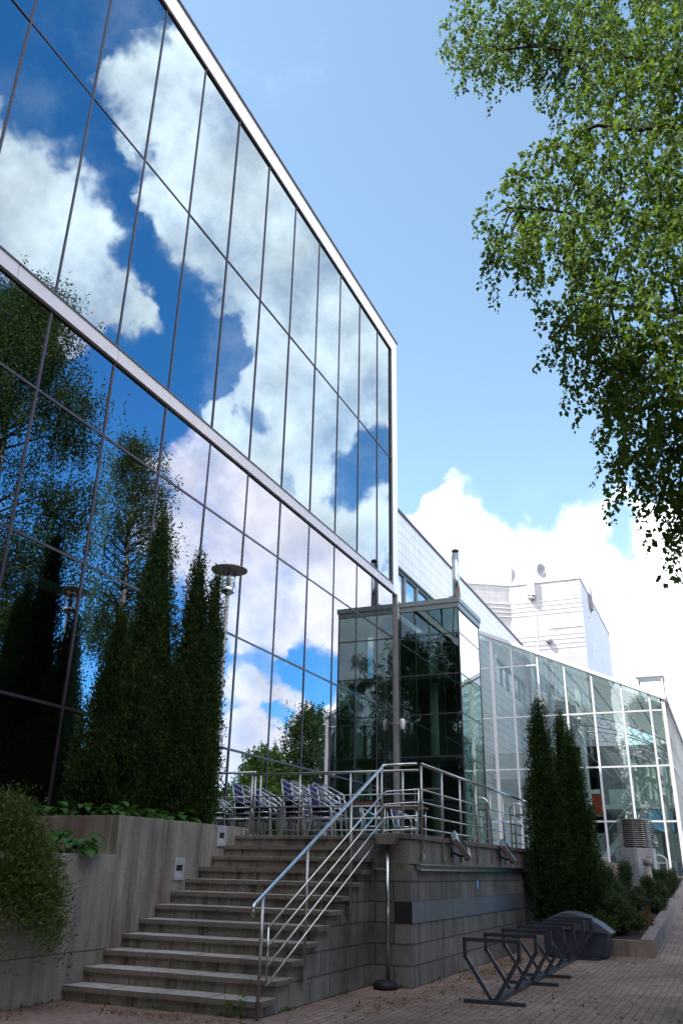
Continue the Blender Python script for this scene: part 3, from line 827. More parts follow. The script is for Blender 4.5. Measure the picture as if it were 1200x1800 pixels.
fb = thing('tiled_distant_block', 'low lavender tiled block far behind the winter garden with roof antennas', 'building', (6, 95, 0))
MB().box(-5.5, 5, 90, 104, 0, 15.4).build('wall', M['tile_wing'], fb)
MB().box(-5.2, 5, 90.5, 104, 15.41, 17.2).build('upper_storey', M['tile_wing'], fb)
m = MB()
for x in (-3.4, -3.0, -2.7): m.tube([(x, 91.5, 17.2), (x, 91.5, 19.2 - abs(x + 3.2))], .06, 6)
m.build('antenna', M['steel_dark'], fb)

# ================================================================== terrace, stairs, walls
NST, RUN, RISE, Y0 = 12, .373, .1775, 9.72
ZT = 2.13
XL, XT = -8.1, -5.2
m = MB(); m.box(-11.15, -4.905, 14.2, 43.9, .02, ZT - .02); m.box(-8.4, -5.6, 13.93, 14.199, .02, ZT - .02)
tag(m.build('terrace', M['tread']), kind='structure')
st = thing('staircase', 'wide outdoor staircase of twelve stained stone steps up to the terrace', 'stairs', (-6.65, 11.7, 0))
for i in range(NST):
    y = Y0 + i * RUN; z = RISE * (i + 1)
    m = MB(); xs = [XL + .002] + [XL + (.36 if i % 2 else .72) * 1.0 + k * .72 for k in range(4)] + [XT]
    xs = [x for x in xs if x <= XT]
    for a, b in zip(xs[:-1], xs[1:]):
        dz = random.uniform(-.003, .003)
        m.box(a + .009, b - .009, y + random.uniform(-.006, .006), y + RUN + .06, z - .062, z + dz)
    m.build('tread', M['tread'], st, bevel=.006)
    m = MB(); xs = [XL + .003, *[XL + (.72 if i % 2 else .36) + k * .72 for k in range(4)], -5.5]
    xs = [x for x in xs if x <= -5.5]
    for a, b in zip(xs[:-1], xs[1:]): m.box(a + .007, b - .007, y + .045 + random.uniform(-.004, .004), y + RUN + .09, z - RISE, z - .063)
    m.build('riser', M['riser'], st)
sw = thing('stair_side_wall', 'grey block side wall stepping up under the stair ends', 'wall', (-5.4, 11.5, 0))
poly = [(Y0 + .06, 0)]
for i in range(NST):
    y = Y0 + .05 + i * RUN; z = RISE * (i + 1) - .064
    if y > 13.24: break
    poly += [(y, z), (min(y + RUN, 13.245), z)]
poly += [(13.245, 0)]
MB().prism(poly[::-1], 'x', -5.5, -5.27).build('block_wall', M['block'], sw)
tw = thing('terrace_wall', 'long grey block terrace wall with a slate blue stripe and steel channel', 'wall', (-4.75, 18, 0))
YW0, YW1 = 13.25, 33.0
def ell(x1, z0, z1, y0=YW0, xr=-5.5):
    m = MB(); m.box(-4.9, x1, y0, YW1, z0, z1); m.box(xr, -4.9, y0, y0 + .3, z0, z1); return m
ell(-4.6, 0, .862).build('lower_blocks', M['block'], tw)
MB().box(-4.9, -4.585, YW0 - .004, YW1, .864, 1.163).build('dark_stripe', M['band'], tw)
MB().box(-5.5, -4.901, YW0, YW0 + .3, .863, 1.164).build('return_blocks', M['block'], tw)
MB().box(-4.87, -4.582, YW0 - .012, YW0 + .004, .866, 1.161).build('black_corner_panel', M['black'], tw)
ell(-4.6, 1.165, 1.60).build('upper_blocks', M['block'], tw)
m = MB(); m.box(-4.9, -4.63, YW0 + .003, YW1, 1.601, 1.70); m.box(-5.5, -4.901, YW0 + .003, YW0 + .3, 1.601, 1.70); m.build('recess', M['riser'], tw)
m = MB(); m.box(-4.62, -4.53, YW0 + .3, 22.4, 1.606, 1.625); m.box(-4.62, -4.53, YW0 + .3, 22.4, 1.685, 1.70); m.build('channel_lip', M['steel'], tw)
MB().box(-4.622, -4.605, YW0 + .3, 22.4, 1.626, 1.684).build('channel_back', M['cap'], tw)
m = ell(-4.61, 1.702, 2.06); m.build('parapet', M['parapet'], tw)
m = MB(); y = YW0 - .03
while y < YW1:
    m.box(-4.95, -4.57, y + .004, min(y + 1.2, YW1) - .004, 2.062, 2.14); y += 1.2
m.box(-5.5, -4.96, YW0 - .03, YW0 + .3, 2.062, 2.14)
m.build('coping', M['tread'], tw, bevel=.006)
m = MB(); m.box(-5.6, -5.5, 13.25, 13.94, 0, 2.06); m.build('end_block', M['block'], tw)

dp = thing('downpipe', 'thin steel downpipe with stone hopper and black foot at the wall corner', 'downpipe', (-4.93, 13.12, 0))
MB().tube([(-4.93, 13.12, .06), (-4.93, 13.12, 1.98)], .028, 12).build('pipe', M['steel'], dp)
m = MB(); m.prism([(-5.06, 1.97), (-4.80, 1.97), (-4.73, 2.135), (-5.12, 2.135)], 'y', 13.0, 13.21); m.build('hopper', M['parapet'], dp, bevel=.01)
MB().lathe([(.18, .001), (.18, .07), (.13, .11), (.05, .12)], 20, (-4.93, 13.02, 0)).build('foot', M['black'], dp)
MB().beam((-5.2, 13.22, 1.62), (-4.93, 13.15, 1.62), .02, .02).build('clamp', M['steel'], dp)

rw = thing('concrete_planter_wall', 'long stained concrete planter wall beside the stairs, rusty at its raised end', 'wall', (-8.25, 8, 0))
YC = 10.5
MB().box(-8.4, XL, -8, YC - .003, .536, 1.73).build('low_wall', M['concrete_low'], rw, bevel=.008)
MB().box(-8.4, XL - .004, -8, YC - .003, 0, .53).build('wall_footing', M['concrete_low'], rw, bevel=.006)
m = MB()
for yy in (6.2, 7.4, 8.6, 9.8):
    for zz in (.28, .85, 1.4): m.lathe([(.014, XL - .001), (.012, XL + .0015)], 10, (0, yy, zz), axis='x')
m.build('tie_hole', M['inside_dark'], rw)
MB().box(-8.4, XL, YC, 14.19, 0, 2.27).build('high_wall', concrete('stained_concrete_high', (.275, .245, .21), (.085, .068, .055), rust=(.14, .07, .045)), rw, bevel=.008)
MB().box(-11.1, -8.401, YC, YC + .24, 0, 2.268).build('return_wall', concrete('rusty_concrete', (.25, .21, .175), (.09, .06, .045), rust=(.16, .075, .05)), rw, bevel=.008)
m = MB(); m.box(-11.15, -8.41, -8, YC - .01, .02, 1.6); m.box(-11.15, -8.41, YC + .25, 14.19, .02, 2.14)
tag(m.build('planter_soil', M['soil']), kind='structure')

def wall_light(label, y0, z0):
    t = thing('wall_light', label, 'lamp', (XL, y0 + .14, z0), 0, 'square step lights in the concrete wall')
    y1, z1 = y0 + .28, z0 + .33
    m = MB()
    m.box(XL, XL + .022, y0, y1, z0, z0 + .05); m.box(XL, XL + .022, y0, y1, z1 - .11, z1)
    m.box(XL, XL + .022, y0, y0 + .05, z0 + .051, z1 - .111); m.box(XL, XL + .022, y1 - .05, y1, z0 + .051, z1 - .111)
    m.build('frame', M['cabinet'], t)
    m = MB(); m.quad((XL + .02, y0 + .05, z0 + .05), (XL + .02, y1 - .05, z0 + .05), (XL + .002, y1 - .05, z0 + .13), (XL + .002, y0 + .05, z0 + .13)); m.build('deflector', M['cabinet'], t)
    m = MB(); m.quad((XL + .003, y0 + .05, z0 + .13), (XL + .003, y1 - .05, z0 + .13), (XL + .003, y1 - .05, z1 - .11), (XL + .003, y0 + .05, z1 - .11)); m.build('recess', M['inside_dark'], t)
wall_light('square step light set low in the concrete wall beside the middle steps', 11.98, 1.40)
wall_light('square step light beside the topmost steps under the thuja', 13.20, 1.93)

# ------------------------------------------------------------------ railings
RL = (-.41, -.61, -.82, -1.02)
rail = thing('stair_railing', 'steel railing climbing the open side of the stairs', 'railing', (-5.2, 11.7, 0))
def srz(y): return 1.20 + (y - 9.45) * .476
X1 = -5.22
MB().tube([(X1, 9.43, 1.06), (X1, 9.43, 1.17), (X1, 9.46, 1.205), (X1, 13.62, srz(13.62)), (X1, 13.7, 3.235), (X1 + .1, 13.72, 3.245), (-4.63, 13.72, 3.25)], .024, 10).build('handrail', M['steel'], rail)
for d in RL:
    MB().tube([(X1 + .03, 9.78, srz(9.78) + d), (X1 + .03, 13.64, srz(13.64) + d), (X1 + .06, 13.7, 3.245 + d - .02), (-4.62, 13.72, 3.25 + d)], .0125, 8).build('rail', M['steel'], rail)
MB().tube([(X1 + .03, 9.78, srz(9.78) - .41), (X1 + .03, 9.78, srz(9.78) - 1.02)], .0125, 8).build('end_bar', M['steel'], rail)
for y, zb in ((9.66, 0), (10.85, .30), (12.33, 1.02), (13.62, 1.98)):
    MB().tube([(X1, y, zb), (X1, y, srz(y) - .01)], .02, 10).build('post', M['steel_dark'], rail)
for y, zb in ((10.85, .30), (12.33, 1.02)):
    MB().box(-5.269, -5.2, y - .05, y + .05, zb - .02, zb + .1).build('foot_plate', M['steel_dark'], rail)

tr = thing('terrace_railing', 'long steel railing along the top of the terrace wall', 'railing', (-4.6, 18, 2.1))
XRl = -4.575
MB().tube([(XRl, 13.75, 3.25), (XRl, 33, 3.25)], .024, 10).build('handrail', M['steel'], tr)
for d in RL:
    MB().tube([(XRl, 13.75, 3.25 + d), (XRl, 33, 3.25 + d)], .0125, 8).build('rail', M['steel'], tr)
MB().tube([(XRl - .03, 13.72, 3.25 - .4), (XRl - .03, 13.72, 3.25 - 1.02)], .0125, 8).build('end_bar', M['steel'], tr)
y = 13.78
while y < 32.9:
    p = MB(); p.tube([(XRl, y, 1.80), (XRl, y, 3.24)], .02, 10); po = p.build('post', M['steel_dark'], tr)
    MB().box(-4.609, -4.55, y - .035, y + .035, 1.77, 1.86).build('foot', M['steel_dark'], po)
    y += 1.15
br = thing('landing_railing', 'low steel railing across the stair head in front of the stacked chairs', 'railing', (-6.8, 14.9, 2.13))
YR = 14.9
MB().tube([(-8.42, YR, 3.28), (-5.0, YR, 3.28)], .022, 10).build('handrail', M['steel_dark'], br)
MB().tube([(-10.6, YR + .3, 3.36), (-8.52, YR + .3, 3.36)], .022, 10).build('side_handrail', M['steel_dark'], br)
for d in RL:
    MB().tube([(-8.42, YR, 3.28 + d), (-5.0, YR, 3.28 + d)], .0125, 8).build('rail', M['steel_dark'], br)
    MB().tube([(-10.6, YR + .3, 3.3 + d), (-8.52, YR + .3, 3.3 + d)], .0125, 8).build('rail', M['steel_dark'], br)
for x, yy in ((-8.42, YR), (-8.30, YR + .12), (-7.38, YR), (-6.33, YR), (-5.95, YR + .4), (-5.3, YR), (-8.52, YR + .3), (-9.6, YR + .3), (-10.6, YR + .3)):
    MB().tube([(x, yy, ZT - .02), (x, yy, 3.28)], .02, 10).build('post', M['steel_dark'], br)
br['label'] = 'low steel railing across the stair head in front of the stacked chairs'

def hoop(label, x, y, h, w_, group='white arched hoops'):
    t = thing('arched_hoop', label, 'barrier', (x, y, 0), 0, group)
    zb = ZT - .03
    pts = [(x - w_ / 2, y, zb)] + [(x - w_ / 2 * math.cos(a), y, zb + h - w_ / 2 + w_ / 2 * math.sin(a)) for a in np.linspace(0, math.pi, 11)] + [(x + w_ / 2, y, zb)]
    MB().tube(pts, .025, 10).build('arch', M['steel'], t)
    MB().beam((x, y, zb + .35), (x, y, zb + h - .28), .07, .02, (1, 0, 0)).build('marker', M['white_metal'], t)
    MB().beam((x - w_ / 2, y, zb + h - .27), (x + w_ / 2, y, zb + h - .27), .02, .05).build('crossbar', M['steel'], t)
hoop('pale steel hoop on the terrace behind the railing, nearer the dark annexe', -5.2, 20, 1.1, .36)
hoop('steel hoop with lamp at the far railing beside the thujas', -4.85, 22.2, 1.12, .34)

# ------------------------------------------------------------------ floodlights, sign
def flood(label, y, sc_=1.0):
    t = thing('floodlight', label, 'floodlight', (-4.55, y, 2.1), 0, 'floodlights on the terrace wall')
    a = Vector((-4.50, y - .2 * sc_, 2.19)); b = Vector((-4.33, y + .12 * sc_, 1.88))
    MB().beam(a, b, .26, .10, (1, 0, .6)).build('housing', M['steel_dark'], t, bevel=.012)
    d = (b - a).normalized(); n = Vector((.55, -.35, .75)); n = (n - d * n.dot(d)).normalized()
    c0 = (a + b) / 2 + n * .058
    m = MB(); m.beam(c0 - d * .14, c0 + d * .12, .20, .012, n); m.build('front_glass', glass('floodlight_glass', (1, 1, 1), .3, .95, (.1, .1, .1), False, wav=0), t)
    m = MB(); m.tube([(-4.605, y + .08, 1.92), (-4.48, y + .08, 1.86), (-4.36, y + .08, 1.86)], .018, 8); m.box(-4.609, -4.59, y, y + .16, 1.84, 2.0); m.build('bracket', M['black'], t)
    m = MB(); m.lathe([(.03, 1.78), (.05, 1.80), (.05, 1.87), (.03, 1.9)], 10, (-4.36, y + .14, 0)); m.build('knob', M['black'], t)
flood('nearer tilted floodlight with shiny glass clamped to the terrace wall', 15.5)
flood('farther dark floodlight on the terrace wall near the thujas', 19.1, .9)
sg = thing('wall_sign', 'small blue square sign with white figure on the grey block wall', 'sign', (-4.6, 17.15, 1.38))
MB().box(-4.599, -4.59, 17.06, 17.24, 1.29, 1.47).build('plate', M['sign_blue'], sg, bevel=.004)
m = MB(); m.box(-4.5895, -4.587, 17.135, 17.165, 1.325, 1.40); m.box(-4.5895, -4.587, 17.11, 17.19, 1.405, 1.415); m.lathe([(.016, -4.5895), (.016, -4.587)], 12, (0, 17.15, 1.437), axis='x'); m.build('figure', M['white'], sg)

# ------------------------------------------------------------------ street lamp
lp = thing('street_lamp', 'park lamp with a flat disc hat standing behind the thujas', 'lamp', (-8.97, 14.35, ZT))
LX, LY = -8.97, 14.35
MB().tube([(LX, LY, ZT), (LX, LY, 6.93)], .052, 14, .045).build('pole', M['pole'], lp)
MB().lathe([(.385, 7.415), (.39, 7.435), (.31, 7.470), (.16, 7.515), (.06, 7.550), (.0, 7.560)], 40, (LX, LY, 0)).build('lamp_hat', M['lamp_disc'], lp)
MB().lathe([(.06, 6.880), (.13, 6.920), (.14, 6.940), (.14, 7.020), (.125, 7.040)], 20, (LX, LY, 0)).build('collar', M['steel'], lp)
m = MB(); m.lathe([(.122, 7.040), (.122, 7.400)], 24, (LX, LY, 0)); m.build('glass_shade', M['glass_clear'], lp)
m = MB()
for k in range(4):
    a = math.pi / 2 * k + .6; m.tube([(LX + .13 * math.cos(a), LY + .13 * math.sin(a), 7.020), (LX + .13 * math.cos(a), LY + .13 * math.sin(a), 7.420)], .01, 6)
for z in (7.160, 7.260): m.tube([(LX + .13 * math.cos(a), LY + .13 * math.sin(a), z) for a in np.linspace(0, 2 * math.pi, 25)], .007, 6)
m.build('cage', M['steel'], lp)
MB().lathe([(.03, 7.040), (.05, 7.100), (.05, 7.310), (.03, 7.380)], 12, (LX, LY, 0)).build('bulb', M['white'], lp)

# ------------------------------------------------------------------ bike rack
rk = thing('bike_rack', 'slate blue steel bike rack of seven Y shaped frames on the paving', 'bike rack', (-3.17, 16, 0))
for i in range(7):
    y = 12.42 + 1.17 * i; x = -3.17 - .01 * i
    m = MB()
    for s in (-1, 1):
        m.beam((x + s * .37, y, .735), (x + s * .37, y, .53), .05, .05, (0, 1, 0))
        m.beam((x + s * .37, y, .545), (x + s * .035, y, .05), .05, .05, (0, 1, 0))
    m.beam((x - .395, y, .75), (x + .395, y, .75), .05, .05)
    m.build('frame', M['rack'], rk)
MB().beam((-3.165, 12.4, .035), (-3.235, 19.5, .035), .10, .05).build('ground_beam', M['rack'], rk)
for y in (12.36, 14.76, 15.93, 19.44):
    MB().box(-3.56, -2.74, y - .04, y + .04, .001, .045).build('cross_foot', M['rack'], rk)
gb = thing('grit_bin', 'dark blue plastic grit bin with sloping lid at the end of the bike rack', 'bin', (-3.1, 19.98, 0))
m = MB(); m.prism([(-3.86, .02), (-2.66, .02), (-2.58, .50), (-3.9, .56)], 'y', 19.66, 20.34); m.build('body', M['bin'], gb, bevel=.03)
prof = [(-3.96, .56), (-2.50, .46), (-2.50, .50), (-2.72, .66), (-3.0, .80), (-3.25, .865), (-3.45, .865), (-3.7, .76), (-3.96, .60)]
m = MB(); m.prism(prof, 'y', 19.62, 20.38); m.build('lid', M['bin_lid'], gb, bevel=.02)
m = MB()
for x in (-3.55, -2.9): m.box(x - .03, x + .03, 19.60, 19.655, .40, .7)
m.build('hinge', M['bin'], gb)

# ------------------------------------------------------------------ chairs and tables
CH = thing('stacking_chair', 'x', 'chair', (0, 0, 0), 0, 'blue stacking chairs on the terrace')
a_ = .013
for s in (-1, 1):
    MB().tube([(.27, s * .265, 0), (.235, s * .265, .55), (.21, s * .265, .62), (.14, s * .265, .655), (-.24, s * .25, .84)], .016, 8).build('arm_and_front_leg', M['alu'], CH, local=True)
    MB().tube([(-.30, s * .24, 0), (-.18, s * .24, .43), (-.20, s * .24, .5), (-.27, s * .22, .84)], a_, 8).build('rear_leg', M['alu'], CH, local=True)
m = MB()
pts = [(.21, -.22), (.21, .22), (-.2, .22), (-.2, -.22)]
n = 6
vs = []; 
for j in range(n + 1):
    for i in range(n + 1):
        u = i / n; v = j / n
        vs.append((.22 - .42 * u, -.22 + .44 * v, .445 - .02 * math.sin(math.pi * v) - .015 * u))
fs = [(j * (n + 1) + i, j * (n + 1) + i + 1, (j + 1) * (n + 1) + i + 1, (j + 1) * (n + 1) + i) for j in range(n) for i in range(n)]
b = len(vs); vs += [(x, y, z - .018) for x, y, z in vs]; fs += [tuple(b + k for k in f[::-1]) for f in fs]
m.add(vs, fs, True); m.build('seat', M['weave'], CH, local=True)
m = MB(); vs = []
for j in range(n + 1):
    for i in range(n + 1):
        u = i / n; v = j / n
        vs.append((-.19 - .075 * u - .03 * math.sin(math.pi * v), -.215 + .43 * v, .50 + .36 * u - .04 * (2 * v - 1) ** 2 * u))
fs = [(j * (n + 1) + i, j * (n + 1) + i + 1, (j + 1) * (n + 1) + i + 1, (j + 1) * (n + 1) + i) for j in range(n) for i in range(n)]
b = len(vs); vs += [(x - .015, y, z) for x, y, z in vs]; fs += [tuple(b + k for k in f[::-1]) for f in fs]
m.add(vs, fs, True); m.build('backrest', M['weave'], CH, local=True)
m = MB(); m.tube([(.22, -.25, .43), (.22, .25, .43)], a_, 6); m.tube([(-.19, -.24, .43), (-.19, .24, .43)], a_, 6); m.tube([(.22, -.25, .435), (-.19, -.24, .43)], a_, 6); m.tube([(.22, .25, .435), (-.19, .24, .43)], a_, 6); m.build('seat_frame', M['alu'], CH, local=True)
stacks = [(-10.0, 16.3, 2, 12, 'the stack half hidden behind the thujas'), (-9.42, 16.6, 4, 4, 'the stack beyond the railing corner post'),
          (-8.78, 16.2, 3, 0, 'the second stack from the corner post'), (-8.42, 17.0, 5, -6, 'the tallest stack'),
          (-8.05, 16.25, 4, 3, 'the stack before the tallest stack'), (-7.62, 16.9, 4, -4, 'the stack behind the brown table'),
          (-7.42, 16.2, 3, 2, 'the stack nearest the brown table'), (-9.08, 17.0, 3, 7, 'the stack squeezed in the back row')]
lev = {1: ['topmost'], 2: ['lowest', 'topmost'], 3: ['lowest', 'middle', 'topmost'], 4: ['lowest', 'second lowest', 'second highest', 'topmost'],
       5: ['lowest', 'second lowest', 'middle', 'second highest', 'topmost']}
first = True
for (x, y, n, rz, where) in stacks:
    for k in range(n):
        lab = 'blue chair with silver arms, %s of %s' % (lev[n][k], where)
        loc = (x - .018 * k + random.uniform(-.006, .006), y + random.uniform(-.006, .006), ZT - .018 + .11 * k)
        if first:
            CH.location = loc; CH.rotation_euler.z = R(rz); CH['label'] = lab; first = False
        else:
            dup(CH, loc, R(rz + random.uniform(-1.5, 1.5)), lab)
for (x, y, rz, lab) in ((-7.75, 19.6, 14, 'single blue chair standing farther back, left of its twin by the annexe'), (-7.05, 19.9, 5, 'single blue chair standing farther back, right of its twin by the annexe')):
    dup(CH, (x, y, ZT - .018), R(rz), lab)
def table(label, x0, x1, y0, y1, h):
    t = thing('terrace_table', label, 'table', ((x0 + x1) / 2, (y0 + y1) / 2, ZT - .02), 0, 'brown terrace tables')
    z = ZT - .02
    m = MB(); k = 6; dy = (y1 - y0) / k
    for i in range(k): m.box(x0, x1, y0 + i * dy + .004, y0 + (i + 1) * dy - .004, z + h - .03, z + h)
    m.build('table_top', M['wood'], t)
    for x in (x0 + .06, x1 - .06):
        for y in (y0 + .06, y1 - .06): MB().tube([(x, y, z), (x, y, z + h - .03)], .016, 8).build('leg', M['alu'], t)
table('small brown slatted table among the chair stacks', -7.15, -6.5, 16.7, 17.35, .78)
table('low brown table at the end of the chair rows by the stair rail', -6.62, -5.85, 17.4, 18.1, .74)

# ------------------------------------------------------------------ right planter
kp = thing('planter_kerb', 'reddish stone planter kerb rising along the path on its far side', 'planter', (-2.5, 24, 0))
m = MB(); ys = [20.45, 24, 28, 32, 36, 40, 43.6]
for a, b in zip(ys[:-1], ys[1:]):
    za_, zb_ = gz(a), gz(b); h = .34
    x0, x1 = -2.02, -1.76
    vs = [(x0, a, za_ - .1), (x1, a, za_ - .1), (x1, a, za_ + h), (x0, a, za_ + h), (x0, b, zb_ - .1), (x1, b, zb_ - .1), (x1, b, zb_ + h), (x0, b, zb_ + h)]
    m.add(vs, [(0, 1, 2, 3), (7, 6, 5, 4), (1, 5, 6, 2), (3, 2, 6, 7), (0, 3, 7, 4)])
m.build('side_kerb', M['kerb'], kp)
MB().box(-4.58, -2.021, 20.45, 20.68, 0, .33).build('front_kerb', M['kerb'], kp)
m = MB()
vs = [(-4.58, y, gz(y) + .27) for y in ys[:1] + ys[1:]] + [(-2.03, y, gz(y) + .27) for y in ys]
vs = [(x, y + (.24 if y < 21 else 0), z) for x, y, z in vs]
n = len(ys); m.add(vs, [(i, n + i, n + i + 1, i + 1) for i in range(n - 1)]); m.build('soil', M['soil'], kp)

vc = thing('ventilation_cabinet', 'grey concrete air vent topped by a round louvred steel drum', 'vent', (-2.95, 32, 1))
m = MB(); m.prism([(-3.5, 31.6), (-3.0, 31.4), (-2.9, 31.4), (-2.4, 31.6), (-2.4, 32.6), (-3.5, 32.6)], 'z', .7, 2.45); m.build('plinth', M['cabinet'], vc, bevel=.02)
MB().lathe([(.4, 2.44), (.4, 3.34)], 24, (-2.95, 32.05, 0)).build('inner_drum', M['black'], vc)
for k in range(13):
    z = 2.50 + .065 * k
    MB().lathe([(.50, z), (.545, z + .004), (.50, z + .034), (.44, z + .036)], 32, (-2.95, 32.05, 0)).build('louvre', M['steel_dark'], vc)
MB().lathe([(.5, 3.34), (.56, 3.345), (.56, 3.37), (.02, 3.40)], 32, (-2.95, 32.05, 0)).build('lid', M['lamp_disc'], vc)
m = MB()
for k in range(8):
    a = 2 * math.pi * k / 8 - math.pi / 2; m.box(-2.95 + .55 * math.cos(a) - .02, -2.95 + .55 * math.cos(a) + .02, 32.05 + .55 * math.sin(a) - .02, 32.05 + .55 * math.sin(a) + .02, 2.47, 3.345)
m.build('strut', M['steel_dark'], vc)
for (x, y, h, lab) in ((-3.57, 28, 1.15, 'pale round concrete post among shrubs beside the thujas'), (-2.36, 28.3, 1.12, 'pale round concrete post in front of the vent cabinet')):
    t = thing('concrete_post', lab, 'post', (x, y, gz(y)), 0, 'concrete posts in the planter')
    MB().tube([(x, y, gz(y)), (x, y, gz(y) + .3 + h)], .10, 16, .092).build('shaft', M['bollard'], t)
    MB().lathe([(.12, 0), (.125, .16), (.10, .18)], 16, (x, y, gz(y) + .3 + h)).build('cap', M['bollard'], t)
t = thing('arched_hoop', 'white hoop half hidden by the pine beside the winter garden', 'barrier', (-2.55, 36, gz(36)), 0, 'white arched hoops')
zb = gz(36)
pts = [(-2.85, 36, zb)] + [(-2.58 - .27 * math.cos(a), 36, zb + 1.2 + .2 * math.sin(a)) for a in np.linspace(0, math.pi, 11)] + [(-2.31, 36, zb)]
MB().tube(pts, .035, 10).build('arch', M['white_metal'], t)
MB().beam((-2.6, 36, zb + .4), (-2.6, 36, zb + 1.15), .08, .03, (1, 0, 0)).build('marker', M['white_metal'], t)
MB().beam((-2.85, 36, zb + 1.14), (-2.31, 36, zb + 1.14), .03, .05).build('crossbar', M['white_metal'], t)

# ================================================================== plants
def thuja(label, x, y, z0, ztop, w_, seed, group, n=11000, lean=0, pw=.62):
    t = thing('thuja_tree', label, 'conifer', (x, y, z0), 0, group)
    H = ztop - z0; r0 = w_ / 2
    g = np.random.default_rng(seed)
    def prof(h):
        return r0 * np.minimum(1, .55 + 2.2 * h) * np.clip((1 - h) ** pw * 1.1, .0, 1) + .015
    m = MB(); zs = np.linspace(0, .93, 14)
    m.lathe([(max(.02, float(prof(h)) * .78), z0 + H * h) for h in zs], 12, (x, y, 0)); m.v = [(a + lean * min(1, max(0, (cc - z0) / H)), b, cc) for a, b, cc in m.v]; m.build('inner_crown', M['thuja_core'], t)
    MB().tube([(x, y, z0 - .05), (x, y, z0 + .5)], .09, 8).build('trunk', M['bark'], t)
    n = int(n * 2.4); nc = int(n / 40)
    hc = g.random(nc * 3); keep = g.random(nc * 3) < (prof(hc) / r0 + .08); hc = hc[keep][:nc]
    nc = len(hc)
    ac = g.random(nc) * 2 * np.pi
    lump = 1 + .10 * np.sin(ac * 3 + seed) + .10 * np.sin(hc * 17 + ac * 2 + seed * 2) + g.normal(0, .11, nc)
    rc = prof(hc) * lump
    k = 40
    C = np.stack([x + rc * np.cos(ac) + lean * hc, y + rc * np.sin(ac), z0 + .12 + (H - .12) * hc], 1)
    idx = np.repeat(np.arange(nc), k)
    spread = np.stack([g.normal(0, .05, nc * k), g.normal(0, .05, nc * k), g.normal(0, .12, nc * k)], 1)
    out = np.stack([np.cos(ac), np.sin(ac), np.zeros(nc)], 1)[idx]
    P = C[idx] + spread - out * np.abs(g.normal(0, .05, nc * k))[:, None]
    ax = unit(out * .55 + np.array([0, 0, .75]) + g.normal(0, .35, (nc * k, 3)))
    sd_ = unit(np.cross(ax, g.normal(size=ax.shape)))
    L_ = g.uniform(.035, .085, nc * k); W_ = L_ * g.uniform(.3, .5, nc * k)
    card_mesh('foliage', P, ax, sd_, L_, W_, M['thuja'], t, .1)
LG, RG = 'dark thujas in front of the glass facade', 'dark thujas beside the terrace wall'
thuja('shortest dark thuja farthest from the lamp, in front of the lower glass', -10.4, 12.9, 2.1, 6.25, 1.3, 3, LG, 11000, -.1, .85)
thuja('tallest broad dark thuja in the middle of the left planter', -9.52, 12.85, 2.1, 8.1, 1.42, 5, LG, 15000, -.2, .75)
thuja('slender dark thuja next to the lamp post, taller of the close pair', -8.78, 13.1, 2.1, 7.3, .76, 8, LG, 10000, -.12, .55)
thuja('thinner lower thuja leaning against the slender one next to the lamp post', -8.50, 13.25, 2.15, 6.9, .50, 12, LG, 8000, -.05, .6)
thuja('tall thin dark thuja next to the end of the terrace wall', -4.02, 21.6, .2, 5.68, 1.05, 15, RG)
thuja('second thuja from the terrace wall, a little lower and behind', -3.62, 22.3, .2, 5.35, .8, 18, RG, 9000)
thuja('lowest thuja of the three beside the vent, nearest the shrubs', -3.32, 21.9, .2, 4.85, .92, 21, RG, 9000)

def shrub(name, label, cat, x, y, z0, h, r_, mat_, n, ls, seed, group=None, droop=0.0, up=.5, thin=.25):
    t = thing(name, label, cat, (x, y, z0), 0, group)
    g = np.random.default_rng(seed)
    m = MB()
    for i in range(7):
        a = g.random() * 6.28; q = r_ * .55 * g.random()
        m.tube([(x, y, z0 - .05), (x + q * .5 * math.cos(a), y + q * .5 * math.sin(a), z0 + h * .45), (x + q * math.cos(a), y + q * math.sin(a), z0 + h * (.6 + .25 * g.random()))], .02, 6, .006)
    m.build('stem', M['bark'], t)
    nc = max(12, n // 40)
    d = unit(g.normal(size=(nc, 3))); d[:, 2] = np.abs(d[:, 2]) * 1.0
    rr = g.random(nc) ** .45 * g.uniform(.78, 1.22, nc)
    C = np.stack([x + d[:, 0] * r_ * rr, y + d[:, 1] * r_ * rr, z0 + .12 * h + d[:, 2] * h * .85 * rr], 1)
    if droop:
        e = np.hypot(d[:, 0], d[:, 1]) * rr
        C[:, 2] -= droop * e ** 2
    k = n // nc
    idx = np.repeat(np.arange(nc), k)
    P = C[idx] + g.normal(0, r_ * .11, (nc * k, 3))
    ax = unit(d[idx] * .5 + np.array([0, 0, up]) + g.normal(0, .5, (nc * k, 3)))
    sd_ = unit(np.cross(ax, g.normal(size=ax.shape)))
    L_ = g.uniform(.6, 1.2, nc * k) * ls
    card_mesh('foliage', P, ax, sd_, L_, L_ * thin, mat_, t, .1)
    return t
shrub('feathery_shrub', 'feathery yellow green shrub spilling over the low concrete wall', 'shrub', -8.5, 8.65, 1.5, .85, .84, M['bush'], 70000, .066, 31, None, .85, .2, .3)

